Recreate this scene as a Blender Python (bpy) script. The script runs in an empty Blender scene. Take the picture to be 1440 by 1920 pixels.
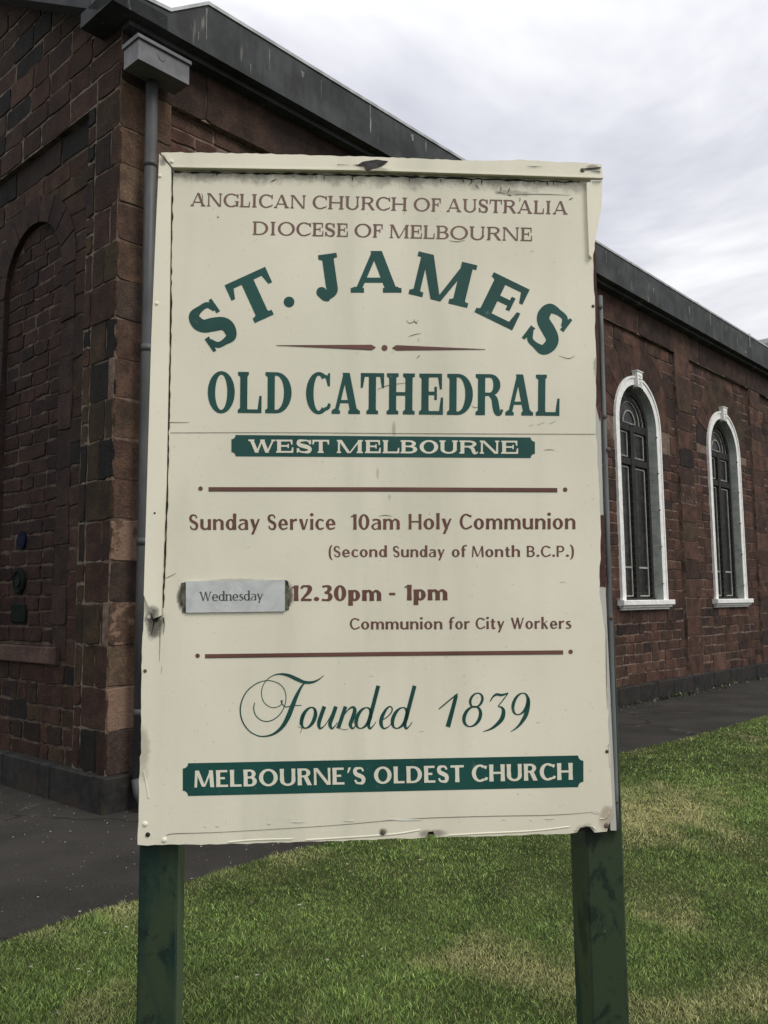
import bpy, math, random
import numpy as np
from mathutils import Vector, Matrix
from mathutils.geometry import delaunay_2d_cdt

scene = bpy.context.scene
COL = scene.collection
R = math.radians

# ------------------------------------------------------------------ camera
F_PX, PITCH, ROLL, EYE = 1600.0, R(6.0), R(0.6), 1.6
fwd = np.array([0, math.cos(PITCH), math.sin(PITCH)])
r0 = np.array([1.0, 0, 0]); u0 = np.cross(r0, fwd)
cright = r0 * math.cos(ROLL) - u0 * math.sin(ROLL)
cup = u0 * math.cos(ROLL) + r0 * math.sin(ROLL)
eye = np.array([0, 0, EYE])
cam_d = bpy.data.cameras.new('camera')
cam = bpy.data.objects.new('camera', cam_d); COL.objects.link(cam)
cam_d.sensor_fit = 'HORIZONTAL'; cam_d.sensor_width = 36.0; cam_d.lens = 36.0 * F_PX / 1440.0
cam_d.clip_start = 0.05; cam_d.clip_end = 3000
cam.matrix_world = Matrix(((cright[0], cup[0], -fwd[0], 0), (cright[1], cup[1], -fwd[1], 0),
                           (cright[2], cup[2], -fwd[2], EYE), (0, 0, 0, 1)))
scene.camera = cam

# ------------------------------------------------------------------ exposure, sun, sky
scene.view_settings.view_transform = 'Standard'; scene.view_settings.look = 'None'
scene.view_settings.exposure = 0.3; scene.view_settings.gamma = 1.0
SUN_EL, SUN_AZ = R(50), R(128)          # azimuth clockwise from +Y: behind the camera, to its right
sd = bpy.data.lights.new('sun', 'SUN'); sd.energy = 1.5; sd.angle = R(22); sd.color = (1.0, 0.965, 0.9)
sun = bpy.data.objects.new('sun', sd); COL.objects.link(sun)
sdir = Vector((math.sin(SUN_AZ) * math.cos(SUN_EL), math.cos(SUN_AZ) * math.cos(SUN_EL), math.sin(SUN_EL)))
sun.rotation_euler = sdir.to_track_quat('Z', 'Y').to_euler(); sun.location = (6, -6, 12)

world = bpy.data.worlds.new('World'); scene.world = world; world.use_nodes = True
wt = world.node_tree; wn = wt.nodes; wl = wt.links
for n in list(wn): wn.remove(n)
def wnode(t, **k):
    n = wn.new(t)
    for a, b in k.items(): setattr(n, a, b)
    return n
wo = wnode('ShaderNodeOutputWorld'); bg = wnode('ShaderNodeBackground'); bg.inputs['Strength'].default_value = 0.1
sky = wnode('ShaderNodeTexSky', sky_type='NISHITA', sun_disc=False, sun_elevation=SUN_EL, sun_rotation=SUN_AZ)
SKY_SEED = 5.1
tc = wnode('ShaderNodeTexCoord'); sep = wnode('ShaderNodeSeparateXYZ'); wl.new(tc.outputs['Generated'], sep.inputs[0])
def wmath(op, a, b=None, clamp=False):
    n = wnode('ShaderNodeMath', operation=op, use_clamp=clamp)
    for i, x in enumerate((a, b)):
        if x is None: continue
        if isinstance(x, (int, float)): n.inputs[i].default_value = x
        else: wl.new(x, n.inputs[i])
    return n.outputs[0]
zz = wmath('ADD', wmath('MAXIMUM', sep.outputs[2], 0.0), 0.22)
px_ = wmath('DIVIDE', sep.outputs[0], zz); py_ = wmath('DIVIDE', sep.outputs[1], zz)
cmb = wnode('ShaderNodeCombineXYZ'); wl.new(px_, cmb.inputs[0]); wl.new(py_, cmb.inputs[1]); cmb.inputs[2].default_value = SKY_SEED
no1 = wnode('ShaderNodeTexNoise'); no1.inputs['Scale'].default_value = 1.15; no1.inputs['Detail'].default_value = 6; no1.inputs['Roughness'].default_value = 0.58
no1.inputs['Distortion'].default_value = 0.35
wl.new(cmb.outputs[0], no1.inputs['Vector'])
ramp = wnode('ShaderNodeValToRGB'); wl.new(no1.outputs['Fac'], ramp.inputs[0])
ramp.color_ramp.elements[0].position = 0.34; ramp.color_ramp.elements[0].color = (0.52, 0.53, 0.60, 1)
ramp.color_ramp.elements[1].position = 0.55; ramp.color_ramp.elements[1].color = (0.99, 0.99, 1.0, 1)
e = ramp.color_ramp.elements.new(0.44); e.color = (0.70, 0.705, 0.765, 1)
# overcast cloud layer: brighter overhead than near the horizon
br = wmath('ADD', wmath('MULTIPLY', wmath('MAXIMUM', sep.outputs[2], 0.0), 4.4), 7.3)
vm = wnode('ShaderNodeVectorMath', operation='SCALE'); wl.new(ramp.outputs[0], vm.inputs[0]); wl.new(br, vm.inputs['Scale'])
mx = wnode('ShaderNodeMix', data_type='RGBA'); mx.inputs[0].default_value = 0.93
wl.new(sky.outputs[0], mx.inputs[6]); wl.new(vm.outputs[0], mx.inputs[7])
wl.new(mx.outputs[2], bg.inputs['Color']); wl.new(bg.outputs[0], wo.inputs[0])

# ------------------------------------------------------------------ frames of reference (metres)
def ray(x, y): return cright * (x - 720) / F_PX + cup * (960 - y) / F_PX + fwd
Z = np.array([0, 0, 1.0])
class Frame:
    """a wall plane: s runs along it, z is up, o is the distance out of it"""
    def __init__(self, org, d, n): self.org, self.d, self.n = np.array(org, float), np.array(d, float), np.array(n, float)
    def __call__(self, s, z, o=0.0): return self.org + self.d * s + Z * z + self.n * o
    def at(self, x, y, o=0.0):
        d = ray(x, y); P = eye + d * (((self.org + self.n * o - eye) @ self.n) / (d @ self.n))
        return (P - self.org) @ self.d, P[2]
CORNER = np.array([-2.183, 6.783, 0.0])
A = R(42.3)
dn = np.array([math.sin(A), math.cos(A), 0]); nn = np.array([math.cos(A), -math.sin(A), 0])
NAVE = Frame(CORNER, dn, nn)            # the long side wall
FRONT = Frame(CORNER, -nn, -dn)         # the gabled front wall
B = R(4.4)
SGN = Frame((-0.6589, 2.3288, 0), (math.cos(B), math.sin(B), 0), (math.sin(B), -math.cos(B), 0))
def ground_at(x, y):
    d = ray(x, y); return eye + d * (-EYE / d[2])

# ------------------------------------------------------------------ mesh builder
class MB:
    def __init__(self): self.v, self.f, self.mi, self.c = [], [], [], []
    def face(self, pts, m=0, col=None):
        i = len(self.v)
        self.v += [tuple(p) for p in pts]; self.c += [col or (1, 1, 1, 0)] * len(pts)
        self.f.append(tuple(range(i, i + len(pts)))); self.mi.append(m)
    def mesh(self, pts, faces, m=0, col=None):
        i = len(self.v)
        self.v += [tuple(p) for p in pts]; self.c += [col or (1, 1, 1, 0)] * len(pts)
        for f in faces: self.f.append(tuple(i + k for k in f)); self.mi.append(m)
    def box(self, fr, s0, s1, z0, z1, o0, o1, m=0, col=None):
        p = [fr(s, z, o) for o in (o0, o1) for z in (z0, z1) for s in (s0, s1)]
        self.mesh(p, [(0, 2, 3, 1), (4, 5, 7, 6), (0, 1, 5, 4), (2, 6, 7, 3), (0, 4, 6, 2), (1, 3, 7, 5)], m, col)
    def bbox(self, fr, s0, s1, z0, z1, o0, o1, b=0.004, m=0, col=None):
        """box with bevelled front edges"""
        p = [fr(s0, z0, o0), fr(s1, z0, o0), fr(s1, z1, o0), fr(s0, z1, o0),
             fr(s0, z0, o1 - b), fr(s1, z0, o1 - b), fr(s1, z1, o1 - b), fr(s0, z1, o1 - b),
             fr(s0 + b, z0 + b, o1), fr(s1 - b, z0 + b, o1), fr(s1 - b, z1 - b, o1), fr(s0 + b, z1 - b, o1)]
        fs = [(3, 2, 1, 0), (8, 9, 10, 11)]
        for k in range(4):
            j = (k + 1) % 4
            fs += [(k, j, 4 + j, 4 + k), (4 + k, 4 + j, 8 + j, 8 + k)]
        self.mesh(p, fs, m, col)
    def prism(self, fr, poly, o0, o1, m=0, col=None, holes=()):
        """extrude a polygon (s,z) from depth o0 to o1, with a filled front and back"""
        vs, tris = fill2d(poly, holes)
        n = len(vs)
        self.mesh([fr(a, b, o1) for a, b in vs] + [fr(a, b, o0) for a, b in vs],
                  [t for t in tris] + [tuple(n + k for k in reversed(t)) for t in tris], m, col)
        for lp in [poly] + list(holes):
            k = len(lp)
            self.mesh([fr(a, b, o1) for a, b in lp] + [fr(a, b, o0) for a, b in lp],
                      [(i, (i + 1) % k, k + (i + 1) % k, k + i) for i in range(k)], m, col)
    def sheet(self, fr, poly, o, m=0, holes=(), col=None):
        vs, tris = fill2d(poly, holes)
        self.mesh([fr(a, b, o) for a, b in vs], tris, m, col)
    def tube(self, path, r, n=12, m=0, cap=True):
        path = [np.array(p, float) for p in path]; rings = []
        rr = r if isinstance(r, (list, tuple)) else [r] * len(path)
        for i, p in enumerate(path):
            t = path[min(i + 1, len(path) - 1)] - path[max(i - 1, 0)]; t /= np.linalg.norm(t)
            a = np.array([1.0, 0, 0]) if abs(t[0]) < 0.9 else np.array([0, 1.0, 0])
            x = np.cross(t, a); x /= np.linalg.norm(x); y = np.cross(t, x)
            rings.append([p + rr[i] * (math.cos(2 * math.pi * k / n) * x + math.sin(2 * math.pi * k / n) * y) for k in range(n)])
        pts = [q for g in rings for q in g]; fs = []
        for i in range(len(path) - 1):
            for k in range(n): fs.append((i * n + k, i * n + (k + 1) % n, (i + 1) * n + (k + 1) % n, (i + 1) * n + k))
        if cap: fs += [tuple(range(n - 1, -1, -1)), tuple((len(path) - 1) * n + k for k in range(n))]
        self.mesh(pts, fs, m)
    def dome(self, fr, s, z, o, r, h, n=10, m=0):
        """a small rounded head lying on a plane"""
        pts = []; L = [(1.0, 0.0), (0.85, 0.6), (0.45, 0.93)]
        for a, b in L: pts += [fr(s + r * a * math.cos(2 * math.pi * k / n), z + r * a * math.sin(2 * math.pi * k / n), o + h * b) for k in range(n)]
        pts.append(fr(s, z, o + h)); fs = []
        for i in range(2):
            for k in range(n): fs.append((i * n + k, i * n + (k + 1) % n, (i + 1) * n + (k + 1) % n, (i + 1) * n + k))
        for k in range(n): fs.append((2 * n + k, 2 * n + (k + 1) % n, 3 * n))
        self.mesh(pts, fs, m)
    def build(self, name, mats, parent=None, org=None, smooth=False):
        base = worg(parent); org = base if org is None else np.array(org, float)
        me = bpy.data.meshes.new(name)
        me.from_pydata([tuple(np.array(p) - org) for p in self.v], [], self.f)
        mats = mats if isinstance(mats, (list, tuple)) else [mats]
        for m in mats: me.materials.append(m)
        me.polygons.foreach_set('material_index', self.mi)
        if smooth: me.polygons.foreach_set('use_smooth', [True] * len(self.f))
        at = me.color_attributes.new('Col', 'FLOAT_COLOR', 'POINT')
        at.data.foreach_set('color', np.array(self.c, dtype=np.float32).ravel())
        me.validate(); me.update()
        o = bpy.data.objects.new(name, me); COL.objects.link(o)
        o.location = tuple(org - base)
        if parent: o.parent = parent
        WORG[o] = org
        return o
WORG = {}
def worg(o): return np.zeros(3) if o is None else WORG[o]
def tag(o, label=None, cat=None, group=None, kind=None):
    for k, v in (('label', label), ('category', cat), ('group', group), ('kind', kind)):
        if v: o[k] = v
    return o
def empty(name, loc):
    o = bpy.data.objects.new(name, None); COL.objects.link(o); o.location = tuple(loc); o.empty_display_size = 0.2
    WORG[o] = np.array(loc, float); return o
def copy_tree(o, parent, loc):
    c = o.copy(); COL.objects.link(c); c.parent = parent; c.location = loc
    for ch in [x for x in COL.objects if x.parent == o]:
        d = ch.copy(); COL.objects.link(d); d.parent = c
    return c

def area2(p): return sum(p[i][0] * p[(i + 1) % len(p)][1] - p[(i + 1) % len(p)][0] * p[i][1] for i in range(len(p)))
def fill2d(poly, holes=()):
    P = list(poly) if area2(poly) > 0 else list(reversed(poly))
    vs = [Vector(p) for p in P]; faces = [list(range(len(P)))]
    for h in holes:
        H = list(h) if area2(h) > 0 else list(reversed(h)); i = len(vs)
        vs += [Vector(p) for p in H]; faces.append(list(range(i, i + len(H))))
    ov, oe, of, a, b, org = delaunay_2d_cdt(vs, [], faces, 0, 1e-7, True)
    tris = [tuple(f) for f, g in zip(of, org) if 0 in g and len(g) == 1]
    return [(v.x, v.y) for v in ov], tris
def union2d(polys):
    vs, faces = [], []
    for p in polys:
        for k in range(1, len(p) - 1):
            t = [p[0], p[k], p[k + 1]]; a = area2(t)
            if abs(a) < 1e-7: continue
            if a < 0: t.reverse()
            i = len(vs); vs += [Vector(q) for q in t]; faces.append([i, i + 1, i + 2])
    ov, oe, of, a, b, org = delaunay_2d_cdt(vs, [], faces, 0, 1e-6, True)
    return [(v.x, v.y) for v in ov], [tuple(f) for f, g in zip(of, org) if g]

# ------------------------------------------------------------------ materials
class NT:
    def __init__(self, name):
        self.m = bpy.data.materials.new(name); self.m.use_nodes = True
        self.t = self.m.node_tree; self.n = self.t.nodes; self.l = self.t.links
        self.b = self.n['Principled BSDF']; self.obj = None
    def new(self, t, **k):
        n = self.n.new(t)
        for a, b in k.items(): setattr(n, a, b)
        return n
    def put(self, x, s):
        if isinstance(x, (int, float)): s.default_value = x
        elif isinstance(x, (tuple, list)): s.default_value = tuple(x) + ((1,) if len(x) == 3 and len(s.default_value) == 4 else ())
        else: self.l.new(x, s)
    def co(self):
        if not self.obj: self.obj = self.new('ShaderNodeTexCoord').outputs['Object']
        return self.obj
    def noise(self, scale, detail=4, rough=0.55, vec=None, stretch=None, dist=0):
        n = self.new('ShaderNodeTexNoise'); v = vec or self.co()
        if stretch:
            m = self.new('ShaderNodeMapping'); m.inputs['Scale'].default_value = stretch; self.l.new(v, m.inputs[0]); v = m.outputs[0]
        self.l.new(v, n.inputs['Vector'])
        for k, x in (('Scale', scale), ('Detail', detail), ('Roughness', rough), ('Distortion', dist)): n.inputs[k].default_value = x
        return n.outputs['Fac']
    def math(self, op, a, b=0.0, clamp=False):
        n = self.new('ShaderNodeMath', operation=op, use_clamp=clamp); self.put(a, n.inputs[0]); self.put(b, n.inputs[1]); return n.outputs[0]
    def step(self, x, a, b, lo=0.0, hi=1.0):
        n = self.new('ShaderNodeMapRange', interpolation_type='SMOOTHSTEP')
        for i, q in enumerate((x, a, b, lo, hi)): self.put(q, n.inputs[i])
        return n.outputs[0]
    def mix(self, f, a, b, mode='MIX'):
        n = self.new('ShaderNodeMix', data_type='RGBA', blend_type=mode)
        self.put(f, n.inputs[0]); self.put(a, n.inputs[6]); self.put(b, n.inputs[7]); return n.outputs[2]
    def attr(self):
        n = self.new('ShaderNodeAttribute'); n.attribute_name = 'Col'; return n
    def done(self, col, rough=0.8, bump=None, bs=0.3, bd=0.01, metal=0.0, spec=0.35):
        self.put(col, self.b.inputs['Base Color']); self.put(rough, self.b.inputs['Roughness'])
        self.b.inputs['Metallic'].default_value = metal; self.b.inputs['Specular IOR Level'].default_value = spec
        if bump is not None:
            k = self.new('ShaderNodeBump'); k.inputs['Strength'].default_value = bs; k.inputs['Distance'].default_value = bd
            self.l.new(bump, k.inputs['Height']); self.l.new(k.outputs[0], self.b.inputs['Normal'])
        return self.m

def mat_stone():
    t = NT('sandstone'); a = t.attr()
    n1 = t.noise(5, 6, 0.6); n2 = t.noise(45, 5, 0.7); n3 = t.noise(1.1, 3)
    c = t.mix(1.0, a.outputs['Color'], t.mix(t.step(n1, 0.3, 0.7), (0.62, 0.62, 0.64), (1.32, 1.27, 1.2)), 'MULTIPLY')
    c = t.mix(1.0, c, t.mix(t.step(n2, 0.3, 0.75), (0.72, 0.72, 0.72), (1.28, 1.28, 1.28)), 'MULTIPLY')
    c = t.mix(t.step(n3, 0.52, 0.72, 0, 0.55), c, (0.016, 0.0135, 0.012))          # soot
    pm = t.step(t.math('ADD', t.noise(7, 5, 0.65), t.math('SUBTRACT', a.outputs['Alpha'], 0.5)), 0.52, 0.6)
    c = t.mix(pm, c, t.mix(n2, (0.16, 0.10, 0.07), (0.27, 0.18, 0.13)))            # spalled pale patches
    return t.done(c, 0.9, t.math('ADD', n2, t.math('MULTIPLY', n1, 1.5)), 0.8, 0.02, spec=0.2)
def mat_mortar(name, c1, c2, soot):
    t = NT(name); n = t.noise(14, 5, 0.65); n3 = t.noise(1.6, 3)
    c = t.mix(t.step(n, 0.3, 0.7), c1, c2)
    c = t.mix(t.step(n3, 0.47, 0.66, 0, soot), c, (0.03, 0.022, 0.018))
    return t.done(c, 0.95, n, 0.6, 0.01, spec=0.1)
def mat_bluestone():
    t = NT('bluestone'); n = t.noise(9, 6, 0.65); n2 = t.noise(60, 3)
    c = t.mix(t.step(n, 0.3, 0.75), (0.012, 0.012, 0.0115), (0.032, 0.031, 0.029))
    c = t.mix(t.step(t.noise(2.5, 4), 0.45, 0.65, 0, 0.7), c, (0.034, 0.026, 0.019))
    c = t.mix(t.step(n2, 0.6, 0.8, 0, 0.4), c, (0.10, 0.095, 0.085))
    return t.done(c, 0.85, n2, 0.5, 0.006, spec=0.2)
def mat_cornice():
    t = NT('cornice_render'); n = t.noise(3, 5, 0.6); n2 = t.noise(40, 4)
    c = t.mix(t.step(n, 0.3, 0.7), (0.033, 0.035, 0.037), (0.066, 0.069, 0.071))
    s = t.noise(7, 3, 0.6, stretch=(1, 1, 0.16)); blotch = t.noise(1.3, 2)
    c = t.mix(t.math('MULTIPLY', t.step(s, 0.65, 0.70), t.step(blotch, 0.45, 0.56)), c, (0.17, 0.165, 0.15))   # pale lime runs
    s2 = t.noise(5, 4, 0.6, stretch=(1, 1, 0.25)); c = t.mix(t.step(s2, 0.5, 0.7, 0, 0.6), c, (0.025, 0.024, 0.024))
    return t.done(c, 0.8, n2, 0.3, 0.006, spec=0.25)
def mat_simple(name, c1, c2, scale=12, rough=0.7, bs=0.2, metal=0.0, stretch=None, spec=0.35, bd=0.004, fine=70):
    t = NT(name); n = t.noise(scale, 5, 0.6, stretch=stretch); n2 = t.noise(fine, 3)
    return t.done(t.mix(t.step(n, 0.3, 0.7), c1, c2), rough, n2, bs, bd, metal, spec)
def mat_whitepaint():
    t = NT('white_paint'); n = t.noise(10, 5, 0.6); s = t.noise(9, 4, 0.6, stretch=(1, 1, 0.2))
    c = t.mix(t.step(n, 0.35, 0.7), (0.70, 0.69, 0.66), (0.84, 0.835, 0.80))
    c = t.mix(t.step(s, 0.56, 0.72, 0, 0.45), c, (0.3, 0.29, 0.26))
    return t.done(c, 0.6, n, 0.15, 0.004)
def mat_glass():
    t = NT('leaded_glass'); n = t.noise(6, 5, 0.6); n2 = t.noise(28, 4)
    c = t.mix(t.step(n, 0.45, 0.7), (0.007, 0.007, 0.006), (0.038, 0.034, 0.027))
    return t.done(c, 0.3, n2, 0.5, 0.006, spec=0.3)
M = {}
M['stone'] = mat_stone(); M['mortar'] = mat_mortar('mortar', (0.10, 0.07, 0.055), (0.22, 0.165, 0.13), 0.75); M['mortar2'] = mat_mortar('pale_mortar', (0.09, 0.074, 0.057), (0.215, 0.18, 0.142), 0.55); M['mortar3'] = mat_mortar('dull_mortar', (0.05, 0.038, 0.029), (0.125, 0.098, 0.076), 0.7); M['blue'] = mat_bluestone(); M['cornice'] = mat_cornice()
M['flash'] = mat_simple('zinc_flashing', (0.27, 0.28, 0.28), (0.44, 0.45, 0.45), 6, 0.5, 0.1, 0.3)
M['head'] = mat_simple('zinc_head', (0.10, 0.10, 0.105), (0.17, 0.17, 0.175), 6, 0.5, 0.1)
M['pipe'] = mat_simple('painted_pipe', (0.043, 0.043, 0.044), (0.083, 0.083, 0.083), 5, 0.5, 0.1, stretch=(1, 1, 0.3))
M['white'] = mat_whitepaint(); M['glass'] = mat_glass()
M['timber'] = mat_simple('dark_timber', (0.011, 0.011, 0.0095), (0.026, 0.025, 0.021), 8, 0.75, 0.2)
M['bead'] = mat_simple('pale_bead', (0.27, 0.28, 0.26), (0.4, 0.4, 0.37), 8, 0.7, 0.1)
M['reveal'] = mat_simple('grey_green_reveal', (0.19, 0.21, 0.19), (0.29, 0.31, 0.28), 4, 0.8, 0.2)
M['wire'] = mat_simple('wire', (0.02, 0.02, 0.02), (0.06, 0.05, 0.045), 20, 0.6, 0.1)
M['roof'] = mat_simple('slate_roof', (0.11, 0.115, 0.12), (0.2, 0.2, 0.2), 5, 0.7, 0.3)
M['plaque_blue'] = mat_simple('blue_enamel', (0.0026, 0.0058, 0.0184), (0.0042, 0.0084, 0.027), 15, 0.85, 0.1, spec=0.08)
M['plaque_pale'] = mat_simple('worn_enamel', (0.011, 0.014, 0.026), (0.018, 0.022, 0.036), 15, 0.85, 0.1, spec=0.08)
M['plaque_green'] = mat_simple('green_bronze', (0.0037, 0.0073, 0.0058), (0.0073, 0.0126, 0.0095), 12, 0.85, 0.1, spec=0.08)
M['plaque_green2'] = mat_simple('green_bronze_rim', (0.0073, 0.0115, 0.0090), (0.0126, 0.0178, 0.0136), 12, 0.85, 0.1, spec=0.08)

def U_of(t):   # distance along the sign (metres) from the object coordinate
    n = t.new('ShaderNodeVectorMath', operation='DOT_PRODUCT'); t.l.new(t.co(), n.inputs[0]); n.inputs[1].default_value = tuple(SGN.d); return n.outputs['Value']
def Z_of(t):
    n = t.new('ShaderNodeSeparateXYZ'); t.l.new(t.co(), n.inputs[0]); return n.outputs[2]
def mat_cream(name, stains=(), top=False, dark=1.0):
    t = NT(name); u, z = U_of(t), Z_of(t)
    n1 = t.noise(2.2, 4, 0.5); st = t.noise(6, 4, 0.55, stretch=(1, 1, 0.12)); n2 = t.noise(60, 4, 0.6); nb = t.noise(22, 5, 0.7)
    c = t.mix(t.step(n1, 0.3, 0.7), (0.695 * dark, 0.66 * dark, 0.527 * dark), (0.775 * dark, 0.735 * dark, 0.595 * dark))
    c = t.mix(t.step(st, 0.46, 0.75, 0, 0.45), c, (0.53, 0.515, 0.40))
    c = t.mix(t.step(t.noise(1.1, 3, 0.5, stretch=(1, 1, 0.5)), 0.45, 0.7, 0, 0.3), c, (0.63, 0.62, 0.495))
    for (us, zs, ru, rz, k, g) in stains:      # mould and rust blooms: place, radii, strength, colour
        a = t.math('DIVIDE', t.math('SUBTRACT', u, us), ru); b = t.math('DIVIDE', t.math('SUBTRACT', z, zs), rz)
        d = t.math('SQRT', t.math('ADD', t.math('MULTIPLY', a, a), t.math('MULTIPLY', b, b)))
        f = t.math('ADD', t.step(d, 0.15, 1.0, 1.0, 0.0), t.math('MULTIPLY', t.math('SUBTRACT', nb, 0.5), 1.5))
        f = t.math('MULTIPLY', t.step(f, 0.3, 0.95, 0, k), t.step(d, 0.6, 1.25, 1, 0))
        c = t.mix(f, c, g)
    if top:
        f = t.math('ADD', t.step(z, 2.745, 2.84), t.math('MULTIPLY', t.math('SUBTRACT', nb, 0.5), 1.3))
        c = t.mix(t.step(f, 0.6, 1.15, 0, 0.7), c, (0.15, 0.14, 0.11))
    sp = t.noise(120, 2, 0.5); c = t.mix(t.math('MULTIPLY', t.step(sp, 0.70, 0.76), 0.35), c, (0.2, 0.18, 0.14))
    return t.done(c, t.step(n2, 0.2, 0.8, 0.42, 0.6), t.math('ADD', n2, t.math('MULTIPLY', n1, 4.0)), 0.12, 0.003, spec=0.35)
def mat_paint(name, c1, c2, rough=0.5):
    t = NT(name); n = t.noise(5, 4, 0.6); n2 = t.noise(90, 4, 0.65); n3 = t.noise(34, 4, 0.7)
    c = t.mix(t.step(n, 0.3, 0.7), c1, c2)
    c = t.mix(t.step(n3, 0.62, 0.8, 0, 0.22), c, (0.4, 0.38, 0.3))
    return t.done(c, rough, n2, 0.08, 0.002)
def mat_post():
    t = NT('mottled_green_paint'); n = t.noise(4, 5, 0.6, stretch=(1, 1, 0.45), dist=0.6); n2 = t.noise(60, 4); n3 = t.noise(11, 5, 0.7, stretch=(1, 1, 0.7), dist=0.5)
    c = t.mix(t.step(n, 0.42, 0.56), (0.007, 0.026, 0.021), (0.030, 0.046, 0.024))
    c = t.mix(t.step(n3, 0.50, 0.60, 0, 0.85), c, (0.007, 0.016, 0.012))
    c = t.mix(t.step(t.noise(70, 3), 0.74, 0.78), c, (0.3, 0.3, 0.25))
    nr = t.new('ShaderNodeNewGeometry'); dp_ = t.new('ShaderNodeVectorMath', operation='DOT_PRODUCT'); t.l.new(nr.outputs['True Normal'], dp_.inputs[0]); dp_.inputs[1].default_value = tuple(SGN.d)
    c = t.mix(t.step(dp_.outputs['Value'], 0.6, 0.95), c, t.mix(n3, (0.035, 0.06, 0.035), (0.075, 0.10, 0.06)))     # paler green on the side facing the sun, sunlight painted into the colour
    return t.done(c, 0.45, n2, 0.15, 0.004)
def mat_peel():
    t = NT('weathered_batten'); n = t.noise(13, 5, 0.65, stretch=(1, 1, 0.22), dist=0.4); n2 = t.noise(50, 4)
    z = Z_of(t)
    c = t.mix(t.step(n2, 0.3, 0.7), (0.045, 0.018, 0.015), (0.075, 0.032, 0.026))
    white = t.math('ADD', n, t.math('MULTIPLY', t.step(z, 2.02, 2.2, 1, 0), 0.22))
    white = t.math('SUBTRACT', white, t.math('MULTIPLY', t.math('MULTIPLY', t.step(z, 1.62, 1.66), t.step(z, 1.82, 1.86, 1, 0)), 0.4))
    c = t.mix(t.step(white, 0.58, 0.62), c, (0.46, 0.46, 0.42))
    return t.done(c, 0.8, n, 0.5, 0.004)
def mat_greywood():
    t = NT('grey_weathered_metal'); n = t.noise(16, 5, 0.65, stretch=(1, 1, 0.1), dist=0.3); n2 = t.noise(60, 4); n3 = t.noise(9, 4, 0.6, stretch=(1, 1, 0.3))
    c = t.mix(t.step(n, 0.35, 0.65), (0.05, 0.057, 0.058), (0.17, 0.182, 0.178))
    c = t.mix(t.step(n3, 0.58, 0.7, 0, 0.7), c, (0.05, 0.055, 0.06))
    return t.done(c, 0.55, n, 0.3, 0.003)
def mat_plate():
    t = NT('scuffed_plate'); n = t.noise(20, 6, 0.65, dist=0.5); n2 = t.noise(55, 4)
    c = t.mix(t.step(n, 0.38, 0.62), (0.46, 0.475, 0.475), (0.56, 0.57, 0.565))
    c = t.mix(t.step(n2, 0.66, 0.78, 0, 0.4), c, (0.24, 0.24, 0.225))
    return t.done(c, 0.5, n2, 0.1, 0.002)
def sz(x, y):
    s, z = SGN.at(x, y, 0.0); return s, z
def stain(x, y, rx, ry, k, g=(0.06, 0.055, 0.04)):
    s, z = sz(x, y); return (s, z, rx / 700.0, ry / 700.0, k, g)
M['cream'] = mat_cream('cream_paint', [
    stain(290, 1165, 32, 55, 0.9), stain(341, 1120, 17, 42, 0.9), stain(543, 1118, 15, 38, 0.9), stain(440, 1090, 105, 10, 0.35),
    stain(268, 1410, 22, 90, 0.35), stain(810, 1563, 50, 14, 0.6), stain(1140, 1535, 34, 40, 0.5, (0.2, 0.11, 0.05)), stain(1098, 1560, 34, 22, 0.8),
    stain(738, 805, 7, 26, 0.5, (0.22, 0.2, 0.16)), stain(708, 888, 6, 24, 0.4, (0.25, 0.22, 0.17)), stain(730, 932, 6, 12, 0.4, (0.25, 0.22, 0.17)),
    stain(1120, 690, 14, 40, 0.5), stain(718, 1560, 16, 14, 0.7), stain(960, 362, 60, 12, 0.45)], top=True)
M['cream2'] = mat_cream('cream_batten_paint', [stain(285, 1150, 26, 32, 0.95), stain(306, 305, 16, 22, 0.75), stain(1110, 320, 26, 14, 0.6), stain(700, 322, 60, 8, 0.5)], dark=1.08)
M['greenp'] = mat_paint('dark_green_letter_paint', (0.0055, 0.052, 0.043), (0.009, 0.072, 0.060))
M['maroon'] = mat_paint('maroon_letter_paint', (0.115, 0.05, 0.038), (0.155, 0.068, 0.052))
M['brown'] = mat_paint('faded_brown_letter_paint', (0.15, 0.083, 0.066), (0.205, 0.118, 0.092))
M['edgeink'] = mat_paint('dark_outline_paint', (0.05, 0.03, 0.022), (0.08, 0.045, 0.03))
M['ink'] = mat_paint('charcoal_letter_paint', (0.045, 0.045, 0.045), (0.075, 0.075, 0.072))
M['creamtext'] = mat_paint('cream_letter_paint', (0.66, 0.63, 0.51), (0.74, 0.705, 0.58))
M['black'] = mat_simple('black_mould_shade', (0.008, 0.008, 0.007), (0.028, 0.026, 0.02), 40, 0.9, 0.3)
M['holder'] = mat_simple('mouldy_slot_end', (0.012, 0.012, 0.009), (0.16, 0.155, 0.11), 55, 0.9, 0.4)
M['crack'] = mat_simple('paint_crack', (0.05, 0.045, 0.035), (0.16, 0.14, 0.11), 30, 0.9, 0.1)
M['flake'] = mat_simple('raw_flaked_paint', (0.62, 0.6, 0.52), (0.78, 0.76, 0.68), 30, 0.7, 0.1)
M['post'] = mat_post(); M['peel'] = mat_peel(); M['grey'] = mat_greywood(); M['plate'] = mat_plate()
M['rot'] = mat_simple('rotten_wood', (0.022, 0.021, 0.02), (0.06, 0.058, 0.054), 25, 0.9, 0.6, bd=0.006)
M['screw'] = mat_simple('rusty_screw', (0.05, 0.035, 0.025), (0.14, 0.11, 0.085), 60, 0.6, 0.2)

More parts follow.
